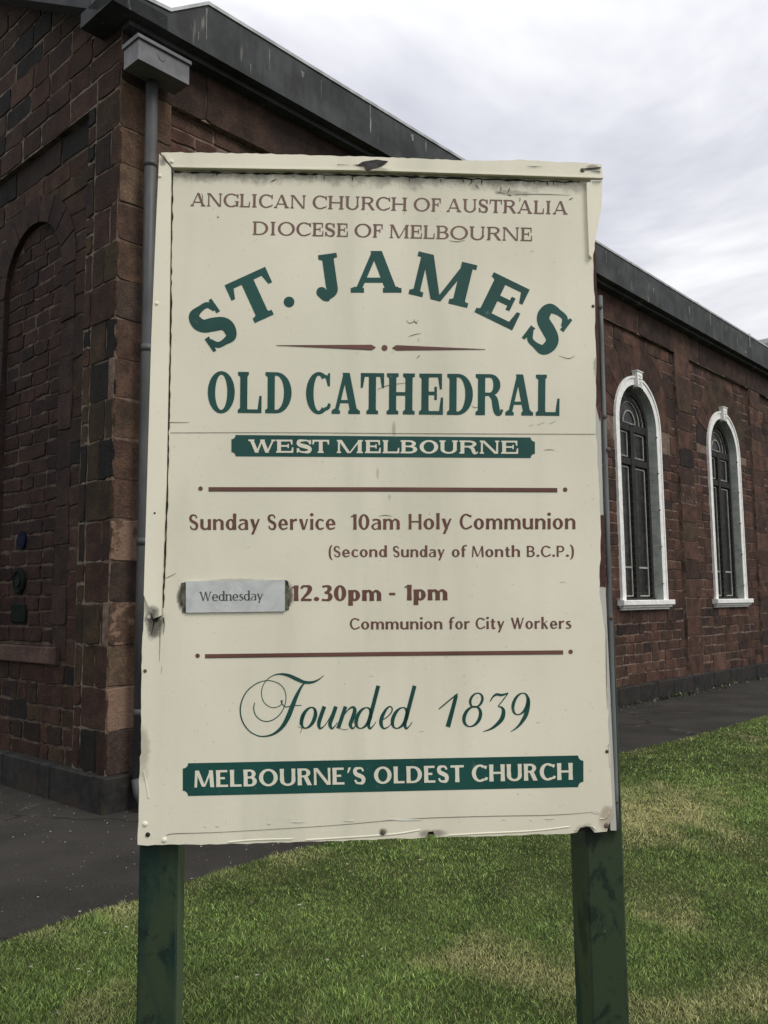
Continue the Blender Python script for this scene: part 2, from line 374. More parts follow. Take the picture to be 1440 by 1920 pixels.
# ------------------------------------------------------------------ ground, path, lawn
def mat_asphalt():
    t = NT('asphalt'); n = t.noise(1.1, 5, 0.6); n2 = t.noise(70, 5, 0.75); n3 = t.noise(170, 2); nw = t.noise(2.5, 4)
    c = t.mix(t.step(n, 0.32, 0.68), (0.0135, 0.0124, 0.0108), (0.036, 0.0325, 0.0285))
    c = t.mix(t.step(n2, 0.35, 0.72, 0, 0.75), c, (0.046, 0.042, 0.036))
    c = t.mix(t.step(n3, 0.69, 0.74, 0, 0.7), c, (0.12, 0.11, 0.095))
    wv = t.new('ShaderNodeVectorMath', operation='ADD'); t.l.new(t.co(), wv.inputs[0]); sc_ = t.new('ShaderNodeVectorMath', operation='SCALE'); nv = t.new('ShaderNodeTexNoise'); nv.inputs['Scale'].default_value = 3.0; t.l.new(t.co(), nv.inputs['Vector']); t.l.new(nv.outputs['Color'], sc_.inputs[0]); sc_.inputs['Scale'].default_value = 0.35; t.l.new(sc_.outputs[0], wv.inputs[1])
    vo = t.new('ShaderNodeTexVoronoi', feature='DISTANCE_TO_EDGE'); vo.inputs['Scale'].default_value = 0.55; t.l.new(wv.outputs[0], vo.inputs['Vector'])
    cr_ = t.step(vo.outputs['Distance'], 0.004, 0.016, 1, 0)
    c = t.mix(t.math('MULTIPLY', cr_, 0.6), c, t.mix(t.step(nw, 0.4, 0.6), (0.005, 0.005, 0.004), (0.075, 0.068, 0.056)))
    return t.done(c, 0.9, t.math('SUBTRACT', n2, cr_), 0.8, 0.008, spec=0.2)
def mat_soil():
    t = NT('lawn_soil'); n = t.noise(3, 5); n2 = t.noise(60, 4)
    return t.done(t.mix(t.step(n, 0.35, 0.65), (0.02, 0.03, 0.008), (0.045, 0.052, 0.018)), 0.95, n2, 0.8, 0.01, spec=0.1)
def mat_attr(name, rough=0.7, spec=0.25):
    t = NT(name); a = t.attr(); return t.done(a.outputs['Color'], rough, spec=spec)
M['asphalt'] = mat_asphalt(); M['soil'] = mat_soil(); M['blade'] = mat_attr('grass_blade', 0.6); M['litter'] = mat_attr('litter', 0.8)
M['earth'] = mat_simple('far_ground', (0.03, 0.04, 0.02), (0.06, 0.065, 0.035), 0.3, 0.95, 0.2)
g = MB(); g.face([(-900, -900, -0.06), (900, -900, -0.06), (900, 900, -0.06), (-900, 900, -0.06)])
tag(g.build('ground', M['earth']), kind='structure')
EDGE = [(-9.0, -3.0), (-5.0, 0.55), (-3.2, 2.55), (-1.82, 4.19), (-1.66, 4.41), (-1.36, 4.73), (-1.12, 5.07), (-0.72, 5.5), (-0.31, 5.91), (0.6, 7.0), (2.4, 8.96), (3.52, 10.01), (5.13, 11.7), (8.2, 15.2), (14.0, 22.0)]
g = MB()
pth = [(-16, -4, 0), (-9.0, -4, 0)] + [(x, y, 0) for x, y in EDGE] + [(14, 26, 0), (-16, 26, 0)]
vs, tr = fill2d([(p[0], p[1]) for p in pth]); g.mesh([(a, b, 0) for a, b in vs], tr)
tag(g.build('path', M['asphalt']), kind='structure')
rng = random.Random(5)
def edge_jit(pts, step=0.07, amp=0.02):
    out = []
    for (x0, y0), (x1, y1) in zip(pts, pts[1:]):
        L = math.hypot(x1 - x0, y1 - y0); n = max(1, int(L / step))
        if math.hypot(x0, y0) > 14: n = 1
        for k in range(n):
            t = k / n; j = rng.uniform(-amp, amp); out.append((x0 + (x1 - x0) * t - j * (y1 - y0) / L, y0 + (y1 - y0) * t + j * (x1 - x0) / L))
    return out + [pts[-1]]
EJ = edge_jit(EDGE)
lawn_poly = EJ + [(26, 22), (26, -5), (-9, -5)]
g = MB(); vs, tr = fill2d(lawn_poly); g.mesh([(a, b, 0.03) for a, b in vs], tr)
k = len(EJ); g.mesh([(a, b, 0.03) for a, b in EJ] + [(a + 0.0, b, -0.02) for a, b in EJ], [(i, i + 1, k + i + 1, k + i) for i in range(k - 1)])
tag(g.build('lawn', M['soil']), kind='structure')

def vnoise(x, y, seed):
    r = np.random.RandomState(seed); T = r.rand(64, 64)
    xi, yi = np.floor(x).astype(int), np.floor(y).astype(int); fx, fy = x - xi, y - yi
    fx = fx * fx * (3 - 2 * fx); fy = fy * fy * (3 - 2 * fy)
    g_ = lambda a, b: T[a % 64, b % 64]
    return (g_(xi, yi) * (1 - fx) + g_(xi + 1, yi) * fx) * (1 - fy) + (g_(xi, yi + 1) * (1 - fx) + g_(xi + 1, yi + 1) * fx) * fy
def fbm(x, y, seed): return 0.5 * vnoise(x, y, seed) + 0.3 * vnoise(x * 2.3, y * 2.3, seed + 1) + 0.2 * vnoise(x * 5.1, y * 5.1, seed + 2)
def make_grass():
    r = np.random.RandomState(3)
    xs, ys = [], []
    for (x0, x1, y0, y1, n) in ((-2.4, 2.6, 3.0, 4.6, 290000), (-2.0, 4.2, 4.6, 7.5, 300000), (0.2, 6.5, 7.5, 12.5, 140000), (-6, 7, -0.5, 3.0, 60000), (2.6, 8, 3.0, 7.5, 45000), (5.0, 12, 7.5, 18, 30000), (-6, -2.4, -0.5, 4.6, 15000)):
        f_ = 0.07 * (y0 + y1) / 2; xs.append(r.uniform(x0, x1, n) + r.normal(0, f_, n)); ys.append(r.uniform(y0, y1, n) + r.normal(0, f_, n))
    x = np.concatenate(xs); y = np.concatenate(ys)
    ex = np.array([p[0] for p in EDGE]); ey = np.array([p[1] for p in EDGE])
    lim = np.interp(x, ex, ey); keep = y < lim - 0.03 + 0.09 * (vnoise(x * 5, y * 5, 8) - 0.4) + 0.05 * (vnoise(x * 19, y * 19, 18) - 0.5) + 0.02 * r.randn(len(x))
    x, y = x[keep], y[keep]; n = len(x)
    dry = fbm(x * 1.5 + 3, y * 1.1, 11)
    for (px, py, sx, sy, k) in ((930, 1755, 0.30, 0.25, .28), (1215, 1530, 0.5, 0.35, .24), (1432, 1466, 0.25, 0.25, .4), (390, 1890, 0.3, 0.15, .2), (1240, 1735, 0.3, 0.16, .22), (1330, 1905, 0.4, 0.12, .22), (1000, 1850, 0.25, 0.2, .2), (1320, 1580, 0.4, 0.25, .14), (860, 1820, .3, .2, .15)):
        c = ground_at(px, py); dry += k * np.exp(-((x - c[0]) / sx) ** 2 - ((y - c[1]) / sy) ** 2)
    dry = np.clip((dry - 0.60) / 0.34, 0, 1) * (0.55 + 0.45 * vnoise(x * 14, y * 14, 31))
    dark = fbm(x * 2.2, y * 2.2 + 9, 21)
    h = r.uniform(0.007, 0.019, n) * (0.6 + 0.9 * dark) * np.where(vnoise(x * 7, y * 7, 51) > .78, 1.5, 1.0); w = r.uniform(0.0014, 0.0030, n) * np.clip(np.hypot(x, y) / 5, 0.8, 1.9)
    az = r.uniform(0, 2 * math.pi, n); la = r.uniform(0, 2 * math.pi, n); lean = h * r.uniform(0.2, 1.5, n)
    dx, dy = np.cos(az) * w / 2, np.sin(az) * w / 2; lx, ly = np.cos(la) * lean, np.sin(la) * lean
    z0 = 0.028
    V = np.empty((n, 5, 3), np.float32)
    V[:, 0] = np.stack([x - dx, y - dy, np.full(n, z0)], 1); V[:, 1] = np.stack([x + dx, y + dy, np.full(n, z0)], 1)
    V[:, 2] = np.stack([x + dx * .8 + lx * .35, y + dy * .8 + ly * .35, z0 + h * .6], 1); V[:, 3] = np.stack([x - dx * .8 + lx * .35, y - dy * .8 + ly * .35, z0 + h * .6], 1)
    V[:, 4] = np.stack([x + lx, y + ly, z0 + h], 1)
    hue = r.uniform(0, 1, n); green = np.stack([.098 + .088 * hue, .182 + .048 * hue, .043 + .020 * hue], 1) * ((0.6 + 0.95 * dark) * np.where(r.rand(n) < .16, r.uniform(1.6, 3.2, n), r.uniform(.42, 1.2, n)))[:, None]
    q_ = r.uniform(.6, 1.75, n); tan = np.stack([.42 * q_, .39 * q_, .18 * q_], 1)
    d = np.clip(dry * 1.1 + (r.rand(n) < 0.05 + 0.25 * dry) * 0.5, 0, 1)[:, None]
    c = green * (1 - d) + tan * d
    C4 = np.ones((n, 5, 4), np.float32); C4[:, :, :3] = c[:, None, :]
    base = (np.arange(n) * 5)[:, None]
    quads = base + np.array([0, 1, 2, 3]); tris = base + np.array([3, 2, 4])
    loops = np.concatenate([quads.ravel(), tris.ravel()]).astype(np.int32)
    starts = np.concatenate([np.arange(n) * 4, n * 4 + np.arange(n) * 3]).astype(np.int32)
    me = bpy.data.meshes.new('grass'); me.vertices.add(n * 5); me.vertices.foreach_set('co', V.ravel())
    me.loops.add(len(loops)); me.loops.foreach_set('vertex_index', loops)
    me.polygons.add(2 * n); me.polygons.foreach_set('loop_start', starts)
    me.update(calc_edges=True)
    at = me.color_attributes.new('Col', 'FLOAT_COLOR', 'POINT'); at.data.foreach_set('color', C4.ravel())
    me.materials.append(M['blade'])
    o = bpy.data.objects.new('grass', me); COL.objects.link(o)
    tag(o, 'short mown lawn grass with dry straw patches around the sign posts', 'grass', kind='stuff')
make_grass()

# fallen leaf scraps on the path and the lawn edge
g = MB(); rr = random.Random(12)
def scrap(x, y, z, s, c):
    a = rr.uniform(0, 6.28); n = 5
    g.mesh([(x + s * rr.uniform(.5, 1) * math.cos(a + 6.28 * k / n) * 1.3, y + s * rr.uniform(.5, 1) * math.sin(a + 6.28 * k / n), z + rr.uniform(0, .006)) for k in range(n)], [(0, 1, 2), (0, 2, 3), (0, 3, 4)], 0, c)
for i in range(1500):
    k = rr.random()
    if k < 0.55: x, y = rr.uniform(-4, -0.2), rr.uniform(3, 7.5)
    elif k < 0.8:
        t = rr.uniform(0.3, 16); P = NAVE(t, 0, rr.expovariate(4) + 0.06); x, y = P[0], P[1]
    else: x, y = rr.uniform(-2, 5), rr.uniform(3, 9)
    lim = np.interp(x, [p[0] for p in EDGE], [p[1] for p in EDGE]); on = y < lim
    if not on and (np.array([x, y, 0]) - CORNER) @ nn < 0.05 and (np.array([x, y, 0]) - CORNER) @ dn > -0.05: continue
    if on and rr.random() < 0.75: continue
    b = rr.uniform(0.12, 0.42); c = (b, b * rr.uniform(.85, 1), b * rr.uniform(.55, .95), 1)
    scrap(x, y, 0.055 if on else 0.004, rr.uniform(0.004, 0.011) if on else rr.choice([.003, .004, .005, .006, .008]), c)
tag(g.build('leaf_litter', M['litter']), 'pale scraps of fallen leaves scattered over the asphalt path', 'leaf litter', kind='stuff')

# ------------------------------------------------------------------ the church
church = empty('stone_church', CORNER)
tag(church, 'dark brown stone church with white arched windows behind the sign', 'church')
rs = random.Random(77)
NAVE_PAL = [((0.077, 0.041, 0.031), 8), ((0.060, 0.035, 0.027), 6), ((0.088, 0.050, 0.036), 3), ((0.045, 0.028, 0.024), 2), ((0.060, 0.041, 0.026), 1.5), ((0.034, 0.025, 0.023), 0.9)]
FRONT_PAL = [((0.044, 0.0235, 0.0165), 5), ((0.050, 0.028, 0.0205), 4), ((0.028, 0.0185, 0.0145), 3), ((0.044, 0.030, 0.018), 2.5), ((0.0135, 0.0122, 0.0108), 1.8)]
RING_PAL = [((0.0386, 0.0233, 0.0193), 3), ((0.0338, 0.0209, 0.0177), 3)]
QUOIN_PAL = [((0.105, 0.066, 0.045), 4), ((0.085, 0.052, 0.038), 4), ((0.12, 0.082, 0.055), 2), ((0.06, 0.042, 0.034), 1)]
def pick(pal):
    c = rs.choices([p[0] for p in pal], [p[1] for p in pal])[0]; k = rs.uniform(0.78, 1.22)
    return (c[0] * k, c[1] * k, c[2] * k, 0.0)
def stone(mb, fr, s0, s1, z0, z1, o, col, gap=None, jit=0.010):
    g2 = (rs.uniform(0.004, 0.015) if gap is None else gap)
    s0 += g2; s1 -= g2 * rs.uniform(.6, 1.3); z0 += g2 * rs.uniform(.6, 1.3); z1 -= g2
    if s1 - s0 < 0.02 or z1 - z0 < 0.02: return
    P = []
    for (a, b), (c, d) in (((s0, z0), (s1, z0)), ((s1, z0), (s1, z1)), ((s1, z1), (s0, z1)), ((s0, z1), (s0, z0))):
        for t in (0.05, 0.33, 0.66, 0.95): P.append((a + (c - a) * t + rs.uniform(-jit, jit), b + (d - b) * t + rs.uniform(-jit, jit)))
    ms, mz = (s0 + s1) / 2, (z0 + z1) / 2; n = len(P)
    oo = o + rs.uniform(-0.004, 0.009); b = 0.006
    inn = [(ms + (p[0] - ms) * (1 - 2 * b / (s1 - s0)), mz + (p[1] - mz) * (1 - 2 * b / (z1 - z0))) for p in P]
    mb.mesh([fr(a, c, oo) for a, c in inn] + [fr(a, c, oo - 0.005) for a, c in P] + [fr(a, c, o - 0.02) for a, c in P],
            [tuple(range(n))] + [(i, (i + 1) % n, n + (i + 1) % n, n + i) for i in range(n)] + [(n + i, n + (i + 1) % n, 2 * n + (i + 1) % n, 2 * n + i) for i in range(n)], 0, col)
def spans(s0, s1, ex):
    out = [(s0, s1)]
    for a, b in ex:
        nx = []
        for p, q in out:
            if b <= p or a >= q: nx.append((p, q)); continue
            if a - p > 0.03: nx.append((p, a))
            if q - b > 0.03: nx.append((b, q))
        out = nx
    return out
def row(mb, fr, s0, s1, z0, z1, o, pal, lo, hi, al=None):
    s = s0
    while s < s1 - 1e-6:
        L = rs.uniform(lo, hi)
        if s1 - s - L < lo * 0.6: L = s1 - s
        c = pick(pal)
        if al and rs.random() < al: c = c[:3] + (rs.uniform(.3, .55),)
        stone(mb, fr, s, s + L, z0, z1, o, c); s += L
def field(mb, fr, s0, s1, z0, z1, o, pal, h=0.165, ex=None, lo=0.2, hi=0.5, big=0.3, top=None):
    z = z0
    while z < z1 - 0.02:
        H = min(2 * h * rs.uniform(0.94, 1.06), z1 - z)
        if z1 - z - H < h * 0.5: H = z1 - z
        for a, b in spans(s0, s1, ex(z, z + H) if ex else []):
            s = a
            while s < b - 1e-6:
                L = rs.uniform(0.4, 0.95)
                if b - s - L < 0.3: L = b - s
                if H > 1.5 * h and rs.random() < big and L < 0.75: stone(mb, fr, s, s + L, z, z + H, o, pick(pal))
                elif H > 1.5 * h:
                    m = z + H * rs.uniform(.42, .58); row(mb, fr, s, s + L, z, m, o, pal, lo, hi); row(mb, fr, s, s + L, m, z + H, o, pal, lo, hi)
                else: row(mb, fr, s, s + L, z, z + H, o, pal, lo, hi)
                s += L
        z += H
def voussoirs(mb, fr, cs, cz, ri, ro, n, o, pal, sweep=(0, 180), mid=None):
    """radial stones round an arch; ro may vary so the ring steps like cut stone"""
    for k in range(n):
        a0, a1 = R(sweep[0] + (sweep[1] - sweep[0]) * k / n), R(sweep[0] + (sweep[1] - sweep[0]) * (k + 1) / n)
        rad = ro if not mid else ro + mid * (1 - abs((k + .5) / n * 2 - 1)) + rs.uniform(-.05, .05)
        d = 0.008; c = pick(pal)
        p = [(ri, a0 + d / ri), (rad, a0 + d / rad), (rad, (a0 + a1) / 2), (rad, a1 - d / rad), (ri, a1 - d / ri), (ri, (a0 + a1) / 2)]
        q = [(cs + r_ * math.cos(a), cz + r_ * math.sin(a)) for r_, a in p]
        m = len(q); oo = o + rs.uniform(0.002, 0.006)
        mb.mesh([fr(a, b, oo) for a, b in q] + [fr(a, b, o - 0.03) for a, b in q], [tuple(range(m))] + [(i, (i + 1) % m, m + (i + 1) % m, m + i) for i in range(m)], 0, c)
def arch(cs, w, z0, zs, n=24):
    return [(cs - w, z0), (cs + w, z0)] + [(cs + w * math.cos(math.pi * k / n), zs + w * math.sin(math.pi * k / n)) for k in range(n + 1)]

WIN_S = [2.09, 5.81, 9.53, 13.25]; PIER = [(3.61, 4.23), (7.33, 7.95), (11.05, 11.67), (14.77, 15.39)]
END = 17.2; SILL, SPR, HALF = 1.50, 4.45, 0.70
BAYS = [(0.5, 3.61), (4.23, 7.33), (7.95, 11.05), (11.67, 14.77), (15.39, END)]
REC = -0.055
mb = MB()
# mortar backing (material 1) with a hole for every window
for (a, b), ws in zip(BAYS, WIN_S + [None]):
    holes = [arch(ws, HALF, SILL, SPR)] if ws else []
    mb.sheet(NAVE, [(a, 0), (b, 0), (b, 6.0), (a, 6.0)], REC - 0.006, 1, holes)
for (a, b) in [(0.0, 0.5)] + PIER:
    mb.sheet(NAVE, [(a, 0), (b, 0), (b, 6.0), (a, 6.0)], -0.006, 1)
    mb.face([NAVE(a, 0, -0.006), NAVE(a, 6, -0.006), NAVE(a, 6, -0.09), NAVE(a, 0, -0.09)], 1)
    mb.face([NAVE(b, 0, -0.006), NAVE(b, 6, -0.006), NAVE(b, 6, -0.09), NAVE(b, 0, -0.09)], 1)
mb.sheet(NAVE, [(0, 6.0), (END, 6.0), (END, 6.62), (0, 6.62)], -0.006, 1)
mb.face([NAVE(0, 6, -0.006), NAVE(END, 6, -0.006), NAVE(END, 6, -0.09), NAVE(0, 6, -0.09)], 1)
for (a, b), ws in zip(BAYS, WIN_S + [None]):
    def ex(z0, z1, ws=ws):
        if ws is None: return []
        out = []
        if z1 > SILL and z0 < SPR: out.append((ws - 0.78, ws + 0.78))
        if z1 > SPR - 0.05 and z0 < SPR + 1.3:
            zf = max(abs(z0 - SPR), abs(z1 - SPR)); r2 = 1.3 ** 2 - zf ** 2
            if r2 > 0: out.append((ws - math.sqrt(r2), ws + math.sqrt(r2)))
        return out
    field(mb, NAVE, a, b, 0.26, 1.43, REC, NAVE_PAL, big=0.06); field(mb, NAVE, a, b, 1.43, 6.0, REC, NAVE_PAL, ex=ex, big=0.3)
    if ws: voussoirs(mb, NAVE, ws, SPR, 0.72, 1.3, 9, REC + 0.001, NAVE_PAL, (2, 178), mid=0.18)
for i, (a, b) in enumerate([(0.0, 0.5)] + PIER):
    z = 0.28
    while z < 5.95:
        H = 0.333 if z + 0.333 < 5.8 else 6.0 - z
        if i == 0:
            c = pick(QUOIN_PAL); al = 0.0
            if 1.75 < z < 2.1: al = 0.62
            elif 0.5 < z < 0.9: al = 0.8
            elif 1.1 < z < 1.5: al = 0.5
            elif rs.random() < .3: al = 0.36
            stone(mb, NAVE, 0.0, 0.5, z, z + H, 0.0, c[:3] + (al,), gap=0.005)
        else:
            c = pick(NAVE_PAL); stone(mb, NAVE, a, b, z, z + H, 0.0, c[:3] + ((0.45 if rs.random() < .12 else 0),), gap=0.005)
        z += H
s = 0.0
for L in [0.87] + [1.25] * 14:
    c = pick(NAVE_PAL); stone(mb, NAVE, s, min(s + L, END), 6.0, 6.56, 0.0, (c[0] * .8, c[1] * .85, c[2] * .85, 0), gap=0.004); s += L
    if s > END - 0.2: break
mb.face([NAVE(END, 0, 0), NAVE(END, 0, -9), NAVE(END, 6.6, -9), NAVE(END, 6.6, 0)], 1)
side_wall = mb.build('side_wall', [M['stone'], M['mortar']], church)

# front wall, gabled
FW = 9.6; PITCH_R = 0.58
mb = MB()
NS, NZ, NRO, NRI = 1.64, 4.67, 0.86, 0.60       # blind arch in the front bay
mb.sheet(FRONT, [(0.53, 0), (FW, 0), (FW, 5.95), (0.53, 5.95)], REC - 0.006, 2, [arch(NS, NRI, 1.24, NZ)])
mb.sheet(FRONT, [(0, 0), (0.53, 0), (0.53, 5.95), (0, 5.95)], -0.006, 1)
mb.face([FRONT(0.53, 0, -0.015), FRONT(0.53, 5.95, -0.015), FRONT(0.53, 5.95, -0.09), FRONT(0.53, 0, -0.09)], 1)
mb.sheet(FRONT, [(0, 5.95), (FW, 5.95), (FW, 6.7), (FW / 2, 6.7 + PITCH_R * FW / 2), (0, 6.7)], -0.006, 1)
mb.face([FRONT(0, 5.95, -0.015), FRONT(FW, 5.95, -0.015), FRONT(FW, 5.95, -0.09), FRONT(0, 5.95, -0.09)], 1)
def exf(z0, z1):
    out = []
    if z1 > 1.1 and z0 < NZ: out.append((NS - NRO + 0.02, NS + NRO - 0.02))
    if z1 > NZ - 0.02 and z0 < NZ + NRO:
        zf = max(abs(z0 - NZ), abs(z1 - NZ)); r2 = NRO ** 2 - zf ** 2
        if r2 > 0: out.append((NS - math.sqrt(r2), NS + math.sqrt(r2)))
    return out
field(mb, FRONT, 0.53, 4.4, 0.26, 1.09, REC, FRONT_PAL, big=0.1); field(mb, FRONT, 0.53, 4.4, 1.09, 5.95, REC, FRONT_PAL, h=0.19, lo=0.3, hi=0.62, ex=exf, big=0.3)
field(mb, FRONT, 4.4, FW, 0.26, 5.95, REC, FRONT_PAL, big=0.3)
voussoirs(mb, FRONT, NS, NZ, NRI, NRO, 9, REC + 0.004, RING_PAL, (0, 180))
z = 1.12
while z < NZ - 0.05:
    H = min(rs.uniform(0.3, 0.36), NZ - z)
    for sg in (-1, 1):
        a, b = (NS - NRO, NS - NRI) if sg < 0 else (NS + NRI, NS + NRO)
        stone(mb, FRONT, a, b, z, z + H, REC + 0.004, pick(RING_PAL), gap=0.004)
    z += H
# recessed brick infill of the blind arch, its reveal and ledge
bk = REC - 0.045
ap = arch(NS, NRI, 1.24, NZ)
mb.sheet(FRONT, arch(NS, NRI + 0.02, 1.2, NZ), bk - 0.006, 2)
kk = len(ap); mb.mesh([FRONT(a, b, REC) for a, b in ap] + [FRONT(a, b, bk - .02) for a, b in ap], [(i, (i + 1) % kk, kk + (i + 1) % kk, kk + i) for i in range(kk)], 0, (0.04, 0.027, 0.025, 0))
z = 1.26
BR = [((0.0345, 0.0173, 0.0142), 5), ((0.0296, 0.0148, 0.0129), 4), ((0.0222, 0.0135, 0.0117), 2)]
while z < NZ + NRI - 0.04:
    H = 0.142; w = NRI if z < NZ else math.sqrt(max(0.0, NRI ** 2 - (z + H * .6 - NZ) ** 2))
    if w > 0.08: row(mb, FRONT, NS - w + 0.005, NS + w - 0.005, z, z + H, bk, BR, 0.24, 0.36)
    z += H
mb.bbox(FRONT, NS - NRO + .1, NS + NRO - .1, 1.09, 1.24, REC - 0.2, REC + 0.05, 0.01, 0, (0.085, 0.055, 0.045, 0))
# corner pier
z = 0.28; i = 0
while z < 5.9:
    H = 0.333 if z + 0.333 < 5.8 else 5.95 - z
    j = [0.14, 0.0, 0.2, 0.13, 0.0][i % 5]; i += 1
    if j: stone(mb, FRONT, 0, j, z, z + H, 0, pick(FRONT_PAL), gap=0.005); stone(mb, FRONT, j, 0.40, z, z + H, 0, pick(FRONT_PAL), gap=0.006)
    else: stone(mb, FRONT, 0, 0.40, z, z + H, 0, pick(FRONT_PAL), gap=0.006)
    if rs.random() < .5: stone(mb, FRONT, 0.40, 0.53, z, z + H, 0, pick(FRONT_PAL))
    else: row(mb, FRONT, 0.40, 0.53, z, z + H / 2, 0, FRONT_PAL, 0.13, 0.13); row(mb, FRONT, 0.40, 0.53, z + H / 2, z + H, 0, FRONT_PAL, 0.13, 0.13)
    z += H
z = 5.95
while z < 9.2:
    H = rs.uniform(0.2, 0.27); m = max(0.0, (z - 6.75) / PITCH_R)
    if FW - 2 * m < 0.5: break
    row(mb, FRONT, m, FW - m, z, z + H, 0.0, FRONT_PAL, 0.28, 0.6); z += H
mb.face([FRONT(FW, 0, 0), FRONT(FW, 0, -END), FRONT(FW, 6.6, -END), FRONT(FW, 6.6, 0)], 1)
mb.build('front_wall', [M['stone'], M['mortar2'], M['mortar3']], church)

# plinth of dark stone blocks
mb = MB()
def blocks(fr, a, b, z0, z1, o, lo, hi):
    s = a
    while s < b:
        L = rs.uniform(lo, hi); L = b - s if b - s - L < lo else L
        mb.bbox(fr, s + 0.003, s + L - 0.003, z0, z1 + rs.uniform(-.006, .006), -0.1, o + rs.uniform(-.004, .004), 0.014); s += L
blocks(NAVE, -0.055, END, -0.1, 0.275, 0.06, 0.6, 1.3)
blocks(FRONT, -0.05, FW, -0.1, 0.28, 0.05, 0.6, 1.2)
mb.build('plinth', M['blue'], church)

# cornice: deep dark fascia along the eaves, a raking one up the gable
CO = 0.22
mb = MB()
prof_z0, zlow, ztop = 6.50, 6.69, 7.07
sA, sB = NAVE.at(320, 20, CO)[0], NAVE.at(390, 8, CO)[0]
poly = [(-CO, prof_z0), (END + 0.3, prof_z0), (END + 0.3, ztop), (sB, ztop - 0.07), (sA, zlow + 0.04), (-CO, zlow - 0.1)]
poly[3] = (sB, NAVE.at(390, 10, CO)[1]); poly[4] = (sA, NAVE.at(320, 23, CO)[1]); poly[5] = (-CO, poly[4][1] - 0.05); poly[2] = (END + .3, poly[3][1] + 0.03)
mb.prism(NAVE, poly, -0.3, CO)
mb.box(NAVE, 0.0, END + 0.25, prof_z0 - 0.05, prof_z0 - 0.002, -0.1, CO * 0.55)
rk = [(-CO, prof_z0), (0.0, 6.52), (FW / 2, 6.52 + PITCH_R * FW / 2), (FW + CO, 6.4), (FW + CO, 6.85), (FW / 2, 7.0 + PITCH_R * FW / 2), (-CO, poly[5][1] - 0.004)]
mb.prism(FRONT, rk, -0.3, CO)
cornice = mb.build('cornice', M['cornice'], church)
mb = MB()
t = 0.035
for (s0, z0), (s1, z1) in ((poly[5], poly[4]), (poly[4], poly[3]), (poly[3], poly[2])):
    L = [NAVE(s0, z0 + 0.002, CO + 0.012), NAVE(s1, z1 + 0.002, CO + 0.012), NAVE(s1, z1 + t, CO + 0.012), NAVE(s0, z0 + t, CO + 0.012)]
    Bk = [p - nn * 0.35 for p in L]
    mb.mesh(L + Bk, [(0, 1, 2, 3), (3, 2, 6, 7), (0, 4, 5, 1), (0, 3, 7, 4), (1, 5, 6, 2)])
mb.build('roof_flashing', M['flash'], cornice)
M['lime'] = mat_simple('lime_run', (0.10, 0.10, 0.095), (0.26, 0.255, 0.235), 30, 0.9, 0.2, stretch=(1, 1, 0.3))
for (x, ya, yb, w) in ((387.5, 16, 74, .022), (372, 60, 76, .012), (505, 92, 132, .02), (470, 120, 140, .01), (602, 150, 188, .012), (694, 196, 248, .03), (568, 135, 145, .05), (773, 252, 264, .05), (1136, 470, 492, .02), (1160, 505, 514, .02), (1184, 528, 543, .025), (1225, 540, 551, .03), (1292, 575, 590, .035), (1308, 566, 573, .03), (1331, 583, 611, .045), (1361, 612, 622, .03), (1405, 626, 651, .07), (1398, 658, 662, .09)):
    s0, za = NAVE.at(x, ya, CO); _, zb = NAVE.at(x, yb, CO); mb = MB(); n_ = 5
    e_ = [(s0 + rs.uniform(-.2, .2) * w - w / 2 * (1 - k / n_ * .6), za + (zb - za) * k / n_) for k in range(n_ + 1)] + [(s0 + rs.uniform(-.2, .2) * w + w / 2 * (1 - k / n_ * .6), za + (zb - za) * k / n_) for k in range(n_, -1, -1)]
    mb.sheet(NAVE, e_, CO + 0.0025); mb.build('lime_run', M['lime'], cornice)

# roof behind the cornice
mb = MB()
rg = FW / 2
p = [NAVE(0.4, 6.75, 0), NAVE(END, 6.75, 0), NAVE(END, 6.75 + rg * 0.5, -rg), NAVE(0.4, 6.75 + rg * 0.5, -rg), NAVE(END, 6.75, -FW), NAVE(0.4, 6.75, -FW)]
mb.mesh(p, [(0, 1, 2, 3), (3, 2, 4, 5), (1, 4, 2), (0, 3, 5)])
mb.build('roof', M['roof'], church)
# low chancel beyond the nave, only the edge of its roof clears the cornice
mb = MB()
cs0, cz0 = NAVE.at(1424, 646, -1.6)
mb.prism(NAVE, [(cs0, 6.4), (cs0 + 5.5, 6.4), (cs0 + 5.5, cz0 + 0.9), (cs0 + 2.6, cz0 + 0.9), (cs0, cz0 - 0.02)], -7.0, -1.6)
mb.build('chancel_roof', M['roof'], church)
mb = MB(); mb.box(NAVE, END + 0.02, cs0 + 5.2, -0.1, 6.398, -6.8, -1.85, 0, (0.06, 0.036, 0.028, 0)); mb.build('chancel_wall', M['stone'], church)

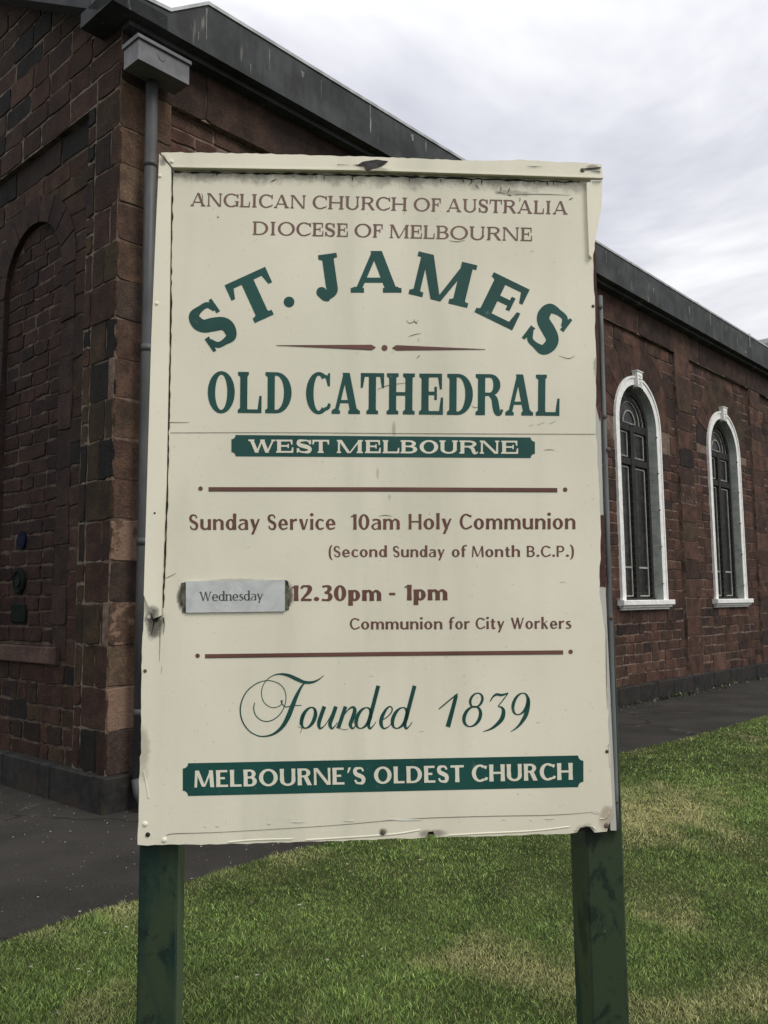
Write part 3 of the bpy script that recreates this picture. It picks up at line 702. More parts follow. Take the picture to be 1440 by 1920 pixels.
# arched nave window, one built and then copied along the wall
WO = NAVE(WIN_S[0], 0, 0)
FRW = Frame(WO, dn, nn)
DEP = REC - 0.145
def ringpts(cs, w, z0, zs, n=28): return [(cs + w, z0)] + [(cs + w * math.cos(math.pi * k / n), zs + w * math.sin(math.pi * k / n)) for k in range(n + 1)] + [(cs - w, z0)]
def band(mb, w0, w1, o0, o1, z0, zs, m=0):
    """a flat arched band between half widths w0 < w1 with its edges, from depth o0 out to o1"""
    a, b = ringpts(0, w0, z0, zs), ringpts(0, w1, z0, zs); n = len(a)
    pts = [FRW(x, z, o1) for x, z in a] + [FRW(x, z, o1) for x, z in b] + [FRW(x, z, o0) for x, z in a] + [FRW(x, z, o0) for x, z in b]
    fs = []
    for i in range(n - 1):
        fs += [(i, n + i, n + i + 1, i + 1), (i, i + 1, 2 * n + i + 1, 2 * n + i), (n + i, 3 * n + i, 3 * n + i + 1, n + i + 1)]
    fs += [(0, 2 * n, 3 * n, n), (n - 1, 2 * n - 1, 4 * n - 1, 3 * n - 1)]
    mb.mesh(pts, fs, m)
mb = MB()     # timber frame
band(mb, 0.53, 0.60, DEP - 0.02, DEP + 0.05, SILL + 0.12, SPR)
mb.box(FRW, -0.06, 0.06, SILL + 0.12, SPR, DEP - 0.02, DEP + 0.055)
for zc, h in ((SPR - 0.02, 0.06), (SPR - 0.60, 0.055)):
    for a, b in ((-0.53, -0.06), (0.06, 0.53)): mb.box(FRW, a, b, zc - h, zc + h, DEP - 0.02, DEP + 0.045)
mb.box(FRW, -0.6, 0.6, SILL + 0.02, SILL + 0.118, DEP - 0.02, DEP + 0.07)
band(mb, 0.38, 0.43, DEP - 0.01, DEP + 0.035, SPR + 0.041, SPR + 0.06)
win = mb.build('window', M['timber'], church, org=WO)
mb = MB()
mb.sheet(FRW, arch(0, 0.58, SILL + 0.05, SPR), DEP - 0.006)
mb.build('glass', M['glass'], win)
mb = MB()     # pale beads round the panes
def rect_ring(a, b, z0, z1, t=0.022):
    for q in ((a, b, z0, z0 + t), (a, b, z1 - t, z1), (a, a + t, z0 + t, z1 - t), (b - t, b, z0 + t, z1 - t)): mb.box(FRW, *q, DEP - 0.004, DEP + 0.012)
for a, b in ((-0.525, -0.065), (0.065, 0.525)):
    rect_ring(a + .03, b - .03, SPR - 0.52, SPR - 0.10); rect_ring(a + .03, b - .03, SILL + 0.14, SPR - 0.68); mb.box(FRW, a + .052, b - .052, SILL + 0.60, SILL + 0.63, DEP - .004, DEP + .01)
band(mb, 0.345, 0.375, DEP - 0.004, DEP + 0.012, SPR + 0.05, SPR + 0.07); band(mb, 0.20, 0.225, DEP - 0.004, DEP + 0.012, SPR + 0.05, SPR + 0.06)
band(mb, 0.49, 0.512, DEP - 0.004, DEP + 0.012, SPR + 0.05, SPR + 0.03)
mb.box(FRW, -0.19, 0.19, SPR + 0.045, SPR + 0.065, DEP - .004, DEP + .012)
mb.build('glazing_bead', M['bead'], win)
mb = MB()     # plastered reveal between glass and wall face
rp = ringpts(0, 0.667, SILL - 0.02, SPR); n = len(rp)
rq = ringpts(0, 0.595, SILL - 0.02, SPR)
mb.mesh([FRW(x, z, REC + 0.026) for x, z in rp] + [FRW(x, z, DEP - 0.02) for x, z in rq], [(i, i + 1, n + i + 1, n + i) for i in range(n - 1)])
mb.face([FRW(-.655, SILL + .015, REC), FRW(.655, SILL + .015, REC), FRW(.6, SILL + .03, DEP), FRW(-.6, SILL + .03, DEP)])
mb.build('reveal', M['reveal'], win)
mb = MB()     # white moulded surround
band(mb, 0.67, 0.785, REC + 0.0, REC + 0.03, SILL + 0.05, SPR)
band(mb, 0.785, 0.82, REC - 0.05, REC + 0.045, SILL + 0.05, SPR)
mb.build('surround', M['white'], win)
mb = MB()
ky = [(-0.075, SPR + 0.63), (0.075, SPR + 0.63), (0.10, SPR + 0.88), (-0.10, SPR + 0.88)]
mb.prism(FRW, ky, REC - 0.02, REC + 0.09)
mb.bbox(FRW, -0.11, 0.11, SPR + 0.882, SPR + 0.905, REC - .02, REC + 0.105, 0.006)
for (a, b, r_, h) in ((0, .86, .05, .03), (-.05, .8, .03, .025), (.05, .8, .03, .025), (0, .73, .045, .03), (-.04, .67, .025, .02), (.04, .67, .025, .02), (-.07, .88, .025, .02), (.07, .88, .025, .02), (0, .79, .025, .035)):
    mb.dome(FRW, a * .7, SPR + .755 + (b - .78) * .75, REC + 0.089, r_ * .7, h * .9)
mb.build('keystone', M['white'], win)
mb = MB()
mb.bbox(FRW, -0.92, 0.92, SILL + 0.0, SILL + 0.085, REC - 0.05, REC + 0.12, 0.01)
mb.bbox(FRW, -0.88, 0.88, SILL - 0.035, SILL - 0.001, REC - 0.05, REC + 0.085, 0.006)
mb.bbox(FRW, -0.845, 0.845, SILL - 0.072, SILL - 0.036, REC - 0.05, REC + 0.05, 0.006)
mb.build('sill', M['white'], win)
mb = MB()     # wire guard and its hooks
z = SILL + 0.2
while z < SPR + 0.5:
    w = 0.63 if z < SPR else math.sqrt(max(0.01, 0.63 ** 2 - (z - SPR) ** 2))
    mb.tube([FRW(-w, z, REC - 0.02), FRW(w, z, REC - 0.02)], 0.0022, 4); z += 0.105
for x in (-0.42, -0.21, 0.0, 0.21, 0.42):
    mb.tube([FRW(x, SILL + 0.09, REC - 0.017), FRW(x, SPR + math.sqrt(.63 ** 2 - x * x), REC - 0.017)], 0.0018, 4)
for z in np.arange(SILL + 0.35, SPR, 0.62):
    for sg in (-1, 1): mb.tube([FRW(sg * 0.66, z, REC + 0.02), FRW(sg * 0.65, z, REC + 0.05), FRW(sg * 0.60, z, REC + 0.05)], 0.008, 5)
for sg in (-.18, .18): mb.tube([FRW(sg, SPR + 0.64, REC + 0.04), FRW(sg, SPR + 0.56, REC + 0.045)], 0.01, 5)
mb.build('wire_guard', M['wire'], win)
for s in WIN_S[1:]: copy_tree(win, church, tuple(NAVE(s, 0, 0) - CORNER))

# downpipe with its rainwater head
mb = MB()
ps = NAVE.at(285, 165, 0.12)[0]
PO = 0.12
mb.tube([NAVE(ps, 6.15, PO), NAVE(ps, 4, PO), NAVE(ps, 2, PO), NAVE(ps, 0.22, PO)], 0.051, 18)
mb.tube([NAVE(ps, 0.24, PO), NAVE(ps, 0.14, PO + 0.03), NAVE(ps, 0.07, PO + 0.12)], 0.058, 14)
for z in (5.3, 3.7, 2.1, 0.75): mb.tube([NAVE(ps, z - .03, PO), NAVE(ps, z + .03, PO)], 0.054, 18)
dp = mb.build('downpipe', M['pipe'], church, smooth=True)
mb = MB()
HO = 0.32
h0, hz0 = NAVE.at(260, 68, HO); h1, hz1 = NAVE.at(355, 120, HO); hb = NAVE.at(352, 158, HO)[1]
mb.prism(NAVE, [(h0, hb), (h1, hb), (h1, hz1), (h0, hz1)], 0.10, HO)
mb.bbox(NAVE, h0 - 0.015, h1 + 0.015, hz1 - 0.015, hz1 + 0.022, 0.09, HO + 0.018, 0.005)
mb.tube([NAVE((h0 * .55 + h1 * .45), hb + .12, HO - .01), NAVE((h0 * .55 + h1 * .45), hb + .12, HO + .004)], 0.035, 12)
mb.build('rainwater_head', M['head'], dp)

# plaques on the front wall
def disc(name, px, py, r, m1, m2, label, o=REC):
    s, z = FRONT.at(px, py, o)
    mb = MB(); mb.tube([FRONT(s, z, o), FRONT(s, z, o + 0.02)], r, 32)
    ob = mb.build(name, m1, None, org=FRONT(s, z, o)); tag(ob, label, 'plaque')
    return ob, s, z
blue, s, z = disc('round_plaque', 43, 1013, 0.085, M['plaque_blue'], None, 'small round blue plaque fixed to the dark stone wall', bk)
mb = MB()
for dz, w in ((0.032, 0.05), (0.012, 0.06), (-0.008, 0.06), (-0.03, 0.045)): mb.box(FRONT, s - w, s + w, z + dz - .004, z + dz + .004, bk + .02, bk + 0.022)
mb.build('worn_inscription', M['plaque_pale'], blue)
grn, s, z = disc('round_plaque', 38, 1090, 0.125, M['plaque_green'], None, 'round green bronze plaque below the blue one', bk)
mb = MB()
N_ = 32; pr = [FRONT(s + 0.105 * math.cos(2 * math.pi * k / N_), z + 0.105 * math.sin(2 * math.pi * k / N_), bk + .02) for k in range(N_)] 
mb.tube([FRONT(s + 0.1 * math.cos(2 * math.pi * k / N_), z + 0.1 * math.sin(2 * math.pi * k / N_), bk + .02) for k in range(N_ + 1)], 0.012, 6, cap=False)
mb.build('rim', M['plaque_green2'], grn)
mb = MB(); mb.tube([FRONT(s, z, bk + .02), FRONT(s, z, bk + .034)], 0.05, 20); mb.build('boss', M['plaque_green2'], grn)
s, z = FRONT.at(37, 1150, bk)
mb = MB(); mb.bbox(FRONT, s - 0.15, s + 0.15, z - 0.085, z + 0.085, bk, bk + 0.02, 0.006)
sq = mb.build('wall_plate', M['plaque_green'], None, org=FRONT(s, z, bk)); tag(sq, 'dark green rectangular plate below the two round plaques', 'plaque')
for a in (-.13, .13):
    for b in (-.065, .065): mb = MB(); mb.dome(FRONT, s + a, z + b, bk + .02, .01, .006); mb.build('screw', M['plaque_green2'], sq)

# weeds and moss along the foot of the side wall
g = MB()
for i in range(420):
    t = rr.choice([rr.uniform(7.5, 16), rr.gauss(10.2, .5), rr.gauss(12.2, .7), rr.uniform(.6, 7)])
    if t > END: continue
    P = NAVE(t, 0, 0.065 + rr.expovariate(22)); a = rr.uniform(0, 6.28); L = rr.uniform(.015, .07); w = rr.uniform(.004, .012)
    d = np.array([math.cos(a), math.sin(a), 0]) ; q = np.array([-d[1], d[0], 0]) * w
    k = rr.random(); c = (.035, .055, .022, 1) if k < .35 else ((.022, .026, .016, 1) if k < .75 else (.22, .2, .14, 1))
    g.mesh([P - q, P + q, P + d * L * .5 + Z * L * .8 + q * .7, P + d * L * .5 + Z * L * .8 - q * .7, P + d * L + Z * L], [(0, 1, 2, 3), (3, 2, 4)], 0, c)
tag(g.build('weeds', M['litter']), 'small weeds and moss along the foot of the church wall', 'weeds', kind='stuff')

# ------------------------------------------------------------------ lettering
def cr(pts, ws, n=7):
    """Catmull-Rom through points with widths"""
    P = np.array([list(p) + [w] for p, w in zip(pts, ws)], float)
    if len(P) == 2: return P
    Q = np.vstack([2 * P[0] - P[1], P, 2 * P[-1] - P[-2]]); out = []
    for i in range(1, len(Q) - 2):
        a, b, c, d = Q[i - 1], Q[i], Q[i + 1], Q[i + 2]
        for k in range(n):
            t = k / n; out.append(0.5 * (2 * b + (c - a) * t + (2 * a - 5 * b + 4 * c - d) * t * t + (3 * b - a - 3 * c + d) * t ** 3))
    out.append(Q[-2]); return np.array(out)
def st(pts, ws, n=7):
    if isinstance(ws, (int, float)): ws = [ws] * len(pts)
    P = cr(pts, ws, n); T = np.gradient(P[:, :2], axis=0); T /= np.maximum(np.linalg.norm(T, axis=1), 1e-9)[:, None]
    N = np.stack([-T[:, 1], T[:, 0]], 1) * np.maximum(P[:, 2:3], 1e-4) / 2
    L, Rr = P[:, :2] + N, P[:, :2] - N
    return [[tuple(L[i]), tuple(L[i + 1]), tuple(Rr[i + 1]), tuple(Rr[i])] for i in range(len(P) - 1)]
def rect(a, b, c, d): return [[(a, b), (c, b), (c, d), (a, d)]]
def ell(cx, cy, rx, ry, k=26): return [[(cx + rx * math.cos(2 * math.pi * i / k), cy + ry * math.sin(2 * math.pi * i / k)) for i in range(k)]]
def ringq(cx, cy, rx, ry, ix, iy, a0=0, a1=360, k=36, icx=None, icy=None):
    icx = cx if icx is None else icx; icy = cy if icy is None else icy; out = []
    m = max(4, int(k * abs(a1 - a0) / 360)); A_ = [R(a0 + (a1 - a0) * i / m) for i in range(m + 1)]
    o = [(cx + rx * math.cos(a), cy + ry * math.sin(a)) for a in A_]; q = [(icx + ix * math.cos(a), icy + iy * math.sin(a)) for a in A_]
    return [[o[i], o[i + 1], q[i + 1], q[i]] for i in range(m)]
class Style:
    def __init__(self, w, t, sf=0.0, sh=0.0, flare=0.0, br=0.05): self.w, self.t, self.sf, self.sh, self.flare, self.br = w, t, sf, sh, flare, br
def cap_glyph(ch, W, S_):
    """a capital drawn in a box W wide and 1 high"""
    w, t, sf, sh, fl, br = S_.w, S_.t, S_.sf, S_.sh, S_.flare, S_.br
    G = []
    def serif(x, ww, top, l=1, r=1):
        if sf <= 0: return
        y0, y1, y2 = (1 - sh, 1, 1 - sh - br) if top else (0, sh, sh + br)
        G.append([(x - ww / 2 - sf * l, y0), (x + ww / 2 + sf * r, y0), (x + ww / 2 + sf * r, y1), (x - ww / 2 - sf * l, y1)])
        ye = 1 - sh if top else sh
        G.append([(x - ww / 2 - sf * l * .7, ye), (x - ww / 2 - sf * l * .2, (ye * 1.6 + y2 * .4) / 2), (x - ww / 2, y2), (x + ww / 2, y2), (x + ww / 2 + sf * r * .2, (ye * 1.6 + y2 * .4) / 2), (x + ww / 2 + sf * r * .7, ye)])
    def stem(x, ww=None, y0=0.0, y1=1.0, bot=True, top=True, l=1, r=1):
        ww = ww or w
        if fl: G.extend(st([(x, y0), (x, (y0 + y1) / 2), (x, y1)], [ww * (1 + fl), ww * (1 - fl * .3), ww * (1 + fl)]))
        else: G.extend(rect(x - ww / 2, y0, x + ww / 2, y1))
        if bot and y0 == 0: serif(x, ww, False, l, r)
        if top and y1 == 1: serif(x, ww, True, l, r)
    def diag(x0, y0, x1, y1, ww):
        if fl: 
            G.extend([[(x0 - ww * (1 + fl) / 2, y0), (x0 + ww * (1 + fl) / 2, y0), (x1 + ww / 2, y1), (x1 - ww / 2, y1)]])
        else: G.append([(x0 - ww / 2, y0), (x0 + ww / 2, y0), (x1 + ww / 2, y1), (x1 - ww / 2, y1)])
    def beak(x, y0, y1, ww):      # a vertical terminal on an arm
        if sf > 0: G.append([(x - ww * .75, y0), (x, y0), (x, y1), (x - ww * .55, y1)])
    sl = sf + w / 2
    if sf <= 0: sl = w / 2
    if ch == 'I': stem(W / 2)
    elif ch in 'LEF':
        stem(sl, r=.6)
        x0 = sl
        if ch in 'LE':
            G.extend(rect(x0, 0, W, t * 1.05))
            if sf > 0: G.append([(W - w * .55, t), (W, t * .9), (W, .42), (W - w * .3, .42)])
        if ch in 'EF':
            G.extend(rect(x0, 1 - t * 1.05, W * .95, 1))
            if sf > 0: G.append([(W * .95 - w * .3, .62), (W * .95, .62), (W * .95, 1), (W * .95 - w * .55, 1 - t)])
            G.extend(rect(x0, .5 - t / 2 + .02, W * .74, .5 + t / 2 + .02))
            if sf > 0: G.append([(W * .74 - w * .35, .36), (W * .74, .36), (W * .74, .68), (W * .74 - w * .35, .68)])
    elif ch == 'T':
        stem(W / 2, top=False)
        G.extend(rect(0, 1 - t * 1.05, W, 1))
        if sf > 0:
            G.append([(0, .64), (w * .3, .64), (w * .55, 1 - t), (0, 1 - t)]); G.append([(W - w * .3, .64), (W, .64), (W, 1 - t), (W - w * .55, 1 - t)])
    elif ch == 'H':
        stem(sl); stem(W - sl); G.extend(rect(sl, .5 - t / 2, W - sl, .5 + t / 2))
    elif ch == 'D':
        stem(sl, r=0); cx = max(sl + w / 2, W * .42)
        G.extend(rect(sl, 0, cx, t)); G.extend(rect(sl, 1 - t, cx, 1))
        G.extend(ringq(cx, .5, W - cx, .5, W - cx - w * 1.06, .5 - t, -90, 90))
    elif ch in 'BRP':
        stem(sl, r=0)
        tx = W * (.92 if ch == 'B' else .9 if ch == 'R' else 1.0); yb = .47 if ch != 'P' else .42
        cx = sl + (tx - sl) * .45; ym = (1 + yb) / 2
        G.extend(rect(sl, 1 - t, cx, 1)); G.extend(rect(sl, yb, cx, yb + t * .95))
        G.extend(ringq(cx, ym, tx - cx, (1 - yb) / 2, max(.02, tx - cx - w * .98), (1 - yb) / 2 - t, -90, 90))
        if ch == 'B':
            cx = sl + (W - sl) * .45; yt = yb + t * .95
            G.extend(rect(sl, 0, cx, t)); G.extend(ringq(cx, yt / 2, W - cx, yt / 2, max(.02, W - cx - w * 1.05), yt / 2 - t, -90, 90)); G.extend(rect(sl, yt - t * .95, cx, yt))
        if ch == 'R':
            if sf > 0 and sh > .06:     # slab R: curled leg
                G.extend(st([(cx, yb + t * .4), (W * .68, yb * .86), (W * .74, yb * .45), (W * .8, .06), (W * .9, .035), (W * .97, .14)], [t, w * .85, w * .95, w * .8, t * .8, t * .8]))
            else:
                G.extend([[(cx - w * .35, yb + t * .5), (cx + w * .75, yb + t * .5), (W, 0), (W - w * 1.12, 0)]])
                if sf > 0: G.extend(rect(W - w * 1.2, 0, W + .02, sh))
    elif ch == 'O': G.extend(ringq(W / 2, .5, W / 2, .515, W / 2 - w * 1.04, .515 - t))
    elif ch in 'CG':
        cx, rx = W * .53, W * .53
        G.extend(ringq(cx, .5, rx, .515, rx - w * 1.04, .515 - t, 52, 308, 44))
        ex = cx + rx * math.cos(R(52)); 
        if sf > 0:
            G.append([(ex - .02, .86), (W - w * .3, .67), (W, .67), (W, .99), (W - w * .22, .99)])
            G.append([(ex - w * .7, .97), (W - w * .28, .78), (W, .72), (W, .84), (ex, .94)])
        else: G.extend(st([(cx + (rx - t / 2) * math.cos(R(56)), .5 + (.515 - t / 2) * math.sin(R(56))), (W * .97, .83)], [t, t * 1.7]))
        if ch == 'C': G.extend(st([(cx + (rx - t / 2) * math.cos(R(-56)), .5 + (.515 - t / 2) * math.sin(R(-56))), (W * .93, .15), (W * (.98 if sf > 0 else .97), .25)], [t, t * (.95 if sf > 0 else 1.1), t * (.8 if sf > 0 else 1.35)], 10))
        else:
            G.extend(st([(cx + (rx - t / 2) * math.cos(R(-56)), .5 + (.515 - t / 2) * math.sin(R(-56))), (W - w * .5, .1)], [t, t]))
            G.extend(rect(W - w, .04, W, .44)); G.extend(rect(W - w - sf, .44 - sh, W + sf * .5, .44) if sf > 0 else [])
    elif ch == 'S':
        h = t / 2
        G.extend(st([(W * .84, .76), (W * .72, .92), (W * .48, 1.01 - h), (W * .2, .90), (W * .145, .73), (W * .26, .59), (W * .52, .505), (W * .78, .40), (W * .855, .25), (W * .76, .08), (W * .5, h - .01), (W * .27, .09), (W * .13, .25)],
                    [t * .9, t * .95, t, w * .82, w * .98, w * 1.02, w * 1.08, w * 1.02, w * .98, w * .82, t, t * .95, t * .9], 6))
        if sf > 0:
            G.append([(W * .80, .66), (W * .93, .66), (W * .93, .99), (W * .83, .99)]); G.append([(W * .04, .01), (W * .14, .01), (W * .2, .35), (W * .04, .35)])
    elif ch == 'U':
        r_ = W - sl * 2
        stem(sl, y0=.32, bot=False); stem(W - sl, w * (.62 if sf > 0 and sh < .08 else .92), y0=.32, bot=False)
        ix = W / 2 - sl - w / 2
        G.extend(ringq(W / 2, .33, W / 2 - sl + w / 2, .345, ix, .345 - t, 180, 360))
    elif ch == 'N':
        tn = min(w, t * 1.15) if sf > 0 else w * .62
        l = sf + tn / 2
        stem(l, tn, top=False); serif(l, tn, True, 1, 0); stem(W - l, tn, bot=False)
        G.append([(l - tn / 2, 1), (l + w * .95 - tn / 2, 1), (W - l + tn / 2, 0), (W - l - w * .95 + tn / 2, 0)])
    elif ch == 'M':
        tn = t * 1.15 if sf > 0 else w * .66; ins = 0 if sf > 0 else .07
        sp = (0.0 if sf > 0 else .06)
        l, rr_ = sf + tn / 2, W - sf - w / 2
        serif(l, tn, False); serif(rr_, w, False)
        G.append([(l - tn / 2, 0), (l + tn / 2, 0), (l + tn / 2 + sp, 1), (l - tn / 2 + sp, 1)])
        G.append([(rr_ - w / 2, 0), (rr_ + w / 2, 0), (rr_ + w / 2 - sp, 1), (rr_ - w / 2 - sp, 1)])
        m = (l + rr_) / 2 - w * .1; vb = 0.0 if sf > 0 else .04
        G.append([(l - tn / 2 + sp, 1), (l + w * .98 - tn / 2 + sp, 1), (m + w * .42, vb), (m - w * .42, vb)])
        G.append([(rr_ - w * .25 - sp, 1), (rr_ + w * .3 - sp, 1), (m + w * .42, vb), (m - w * .02, vb)])
        if sf > 0: G.extend(rect(0, 1 - sh, l + .02, 1)); G.extend(rect(rr_, 1 - sh, W, 1))
    elif ch == 'A':
        tn = t * 1.1 if sf > 0 else w * .72
        x0, x1 = sf + tn / 2 if sf > 0 else tn / 2, W - (sf + w / 2 if sf > 0 else w / 2)
        ap_ = W * .5
        G.append([(x0 - tn / 2, 0), (x0 + tn / 2, 0), (ap_ + tn * .35, 1), (ap_ - tn * .65, 1)])
        G.append([(x1 - w / 2, 0), (x1 + w / 2, 0), (ap_ + w * .5, 1), (ap_ - w * .5, 1)])
        yb = .30; G.extend(rect(x0 + (ap_ - x0) * yb, yb - t * .45, x1 - (x1 - ap_) * yb, yb + t * .45))
        serif(x0, tn, False); serif(x1, w, False)
    elif ch == 'W':
        tn = t * 1.1 if sf > 0 else w * .66
        a, d = sf + w / 2, W - sf - tn / 2; b, c = W * .32, W * .70; m = W * .51
        for (x0, x1, q) in ((a, b, w), (c, d, tn)): G.append([(x1 - q / 2, 1), (x1 + q / 2, 1), (x0 + q / 2, 0), (x0 - q / 2, 0)] if False else [(x0 - q / 2, 1), (x0 + q / 2, 1), (x1 + q / 2, 0), (x1 - q / 2, 0)] if q == w else [(x1 - q / 2, 1), (x1 + q / 2, 1), (x0 + q / 2, 0), (x0 - q / 2, 0)])
        G.append([(b - tn / 2, 0), (b + tn / 2, 0), (m + tn / 2, 1), (m - tn / 2, 1)]); G.append([(m - w / 2, 1), (m + w / 2, 1), (c + w / 2, 0), (c - w / 2, 0)])
        serif(a, w, True); serif(d, tn, True)
        if sf > 0: G.extend(rect(m - w / 2, 1 - sh, m + w / 2 + sf * .6, 1))
    elif ch == 'J':
        x = W - sf - w / 2 - .02
        stem(x, y0=.24, bot=False)
        x1 = W * .2; G.extend(st([(x, .26), (x - .012, .12), (x - w * .5, .0), ((x + x1) / 2 - .02, -.055), (x1 + .02, -.03), (x1 - .07, .08)], [w, w * .96, w * .72, t * .9, t * .85, t * .9])); G.extend(ell(x1 - .02, .12, .125, .125))
    elif ch == '.': G.extend(ell(W / 2, W / 2, W / 2, W / 2))
    elif ch == "'": G.append([(W * .45, 1), (W * 1.0, 1), (W * .45, .68), (W * .15, .68)])
    return G
CAPW = dict(A=.86, B=.66, C=.78, D=.84, E=.60, F=.56, G=.84, H=.86, I=.36, L=.58, M=1.0, N=.86, O=.92, P=.62, R=.74, S=.56, T=.70, U=.82, W=1.15)
CAPW["'"] = .22
SANSW = dict(A=.74, B=.56, C=.68, D=.70, E=.50, F=.48, G=.74, H=.68, I=.2, L=.48, M=.84, N=.70, O=.80, P=.54, R=.60, S=.50, T=.60, U=.66, W=1.0)
SANSW["'"] = .2
X = 0.70
def low_glyph(ch, S_):
    """humanist small letters and figures; capital height is 1. returns polygons, width"""
    w, t, sf = S_.w, S_.t, S_.sf; G = []; sl = w / 2 + sf * .5
    def stem(x, y0, y1):
        G.extend(st([(x, y0), (x, (y0 + y1) / 2), (x, y1)], [w * 1.08, w * .95, w * 1.08]) if not sf else rect(x - w / 2, y0, x + w / 2, y1))
        if sf and y0 >= 0: G.extend(rect(x - w / 2 - sf, 0, x + w / 2 + sf, .06))
        if sf and y1 > .6: G.append([(x - w / 2 - sf, y1 - .07), (x, y1 - .04), (x, y1), (x - w / 2 - sf, y1 - .02)])
        if sf and y0 < 0: G.extend(rect(x - w / 2 - sf, y0, x + w / 2 + sf, y0 + .06))
    def arch_(x0, x1): # n arch from stem x0 to stem x1
        G.extend(st([(x0, .40), (x0 + (x1 - x0) * .32, X - t * 1.0), (x0 + (x1 - x0) * .62, X - t * .45), (x1 - w * .12, X - w * .85), (x1, .40), (x1, .2), (x1, 0)], [t * .5, t * .9, t * 1.15, w * .9, w, w * .97, w * 1.06]))
        if sf: G.extend(rect(x1 - w / 2 - sf, 0, x1 + w / 2 + sf, .06))
    o_ = lambda cx, rx: G.extend(ringq(cx, X / 2, rx, X / 2 + .012, rx - w * 1.0, X / 2 + .012 - t))
    if ch == 'n': stem(sl, 0, X); arch_(sl, .50); return G, .50 + sl
    if ch == 'm': stem(sl, 0, X); arch_(sl, .46); arch_(.46, .46 + .46 - sl); return G, .92
    if ch == 'h': stem(sl, 0, 1.06); arch_(sl, .50); return G, .50 + sl
    if ch == 'r':
        stem(sl, 0, X); G.extend(st([(sl, .40), (sl + .14, X - t), (.40, X - t * .35)], [t * .5, t * 1.1, t * 1.75])); return G, .40
    if ch == 'u':
        stem(.5, 0, X); G.extend(st([(sl, X), (sl, .45), (sl, .26), (sl + w * .15, w * .75), (sl + (.5 - sl) * .42, t * .45), (.5 - (.5 - sl) * .28, t * 1.0), (.5, .30)], [w * 1.06, w, w, w * .9, t * 1.15, t * .9, t * .5])); return G, .50 + sl
    if ch == 'o': o_(.29, .29); return G, .58
    if ch in 'dpqb':
        rx = .26
        if ch == 'd':
            G.extend(ringq(.27, X / 2, .27, X / 2 + .012, .27 - w, X / 2 + .012 - t)); stem(.49, 0, 1.06); return G, .49 + sl
        stem(sl, -.30, X); G.extend(ringq(.30, X / 2, .27, X / 2 + .012, .27 - w, X / 2 + .012 - t)); return G, .57
    if ch == 'c':
        G.extend(ringq(.28, X / 2, .28, X / 2 + .012, .28 - w, X / 2 + .012 - t, 58, 302)); G.extend(st([(.40, X - t * .75), (.48, X - t * 1.2)], [t * .95, t * 1.4])); G.extend(st([(.40, t * .65), (.49, t * 1.3)], [t, t * .9])); return G, .49
    if ch == 'e':
        G.extend(ringq(.28, X / 2, .28, X / 2 + .012, .28 - w, X / 2 + .012 - t, 0, 305)); G.extend(rect(.12, X / 2 - t * .55, .555, X / 2 + t * .35)); G.extend(st([(.42, t * .65), (.53, t * 1.5)], [t, t * .8])); return G, .56
    if ch == 'a':
        G.extend(st([(.07, X - .10), (.18, X - t * .55), (.30, X - t * .5), (.42, X - w * .65), (.45, .42), (.45, .2), (.45, 0)], [t * 1.3, t * 1.1, t * 1.05, w * .9, w, w, w * 1.06]))
        G.extend(st([(.45, .435), (.26, .405), (.10, .31), (.06, .18), (.13, .045), (.28, .035), (.45, .17)], [t * .6, t * .7, w * .6, w * .75, t * .8, t * .7, t * .4])); return G, .45 + sl
    if ch == 's':
        G.extend(st([(.36, X - .10), (.24, X - t * .4), (.12, X - .09), (.10, .52), (.2, .40), (.33, .29), (.36, .17), (.27, .055), (.15, t * .45), (.03, .10)], [t * 1.2, t, w * .75, w * .85, w * .95, w * .95, w * .85, t * 1.1, t, t * 1.3])); return G, .42
    if ch == 'i': stem(sl, 0, X); G.extend(ell(sl, .98, w * .6, w * .6)); return G, sl * 2
    if ch == 'l': stem(sl, 0, 1.06); return G, sl * 2
    if ch == 't':
        G.extend(st([(.17, .90), (.17, .5), (.17, .2), (.21, .07), (.32, t * .5), (.38, .05)], [w * .8, w, w, w * .9, t * 1.1, t * .8])); G.extend(rect(.02, X - t, .36, X)); return G, .38
    if ch == 'f':
        G.extend(st([(.14, 0), (.14, .4), (.14, .75), (.18, .95), (.29, 1.06 - t * .4), (.42, 1.03)], [w * 1.06, w * .95, w, w * .85, t * 1.1, t * 1.4])); G.extend(rect(.0, X - t, .33, X)); return G, .36
    if ch in 'yv':
        G.append([(0, X), (w * 1.1, X), (.27 + w * .42, .0), (.27 - w * .42, .0)])
        if ch == 'v': G.append([(.54 - w * .62, X), (.54, X), (.27 + w * .42, 0), (.27, 0)])
        else: G.append([(.54 - w * .62, X), (.54, X), (.20, -.30), (.20 - w * .85, -.30)])
        if sf: G.extend(rect(-.03, X - .05, w * 1.1 + .05, X)); G.extend(rect(.54 - w * .9, X - .05, .58, X))
        return G, .54
    if ch == 'k':
        stem(sl, 0, 1.06); G.append([(sl, .34), (sl, .42), (.40, X), (.50, X)]); G.append([(sl + .08, .42), (sl + .2, .48), (.54, 0), (.54 - w * 1.15, 0)]); return G, .54
    if ch == '1':
        stem(.24, 0, 1.0); G.append([(.02, .80), (.02, .88), (.24, 1.0), (.24, .88)]); return G, .24 + w / 2
    if ch == '0': G.extend(ringq(.30, .5, .30, .512, .30 - w, .512 - t)); return G, .60
    if ch == '2':
        G.extend(st([(.04, .80), (.13, .95), (.27, 1.01 - t * .5), (.42, .92), (.455, .74), (.36, .5), (.2, .28), (.08, .09)], [t * 1.1, t, t * 1.1, w * .9, w, w * .85, t * 1.1, t])); G.extend(rect(.02, 0, .54, t * 1.2)); return G, .55
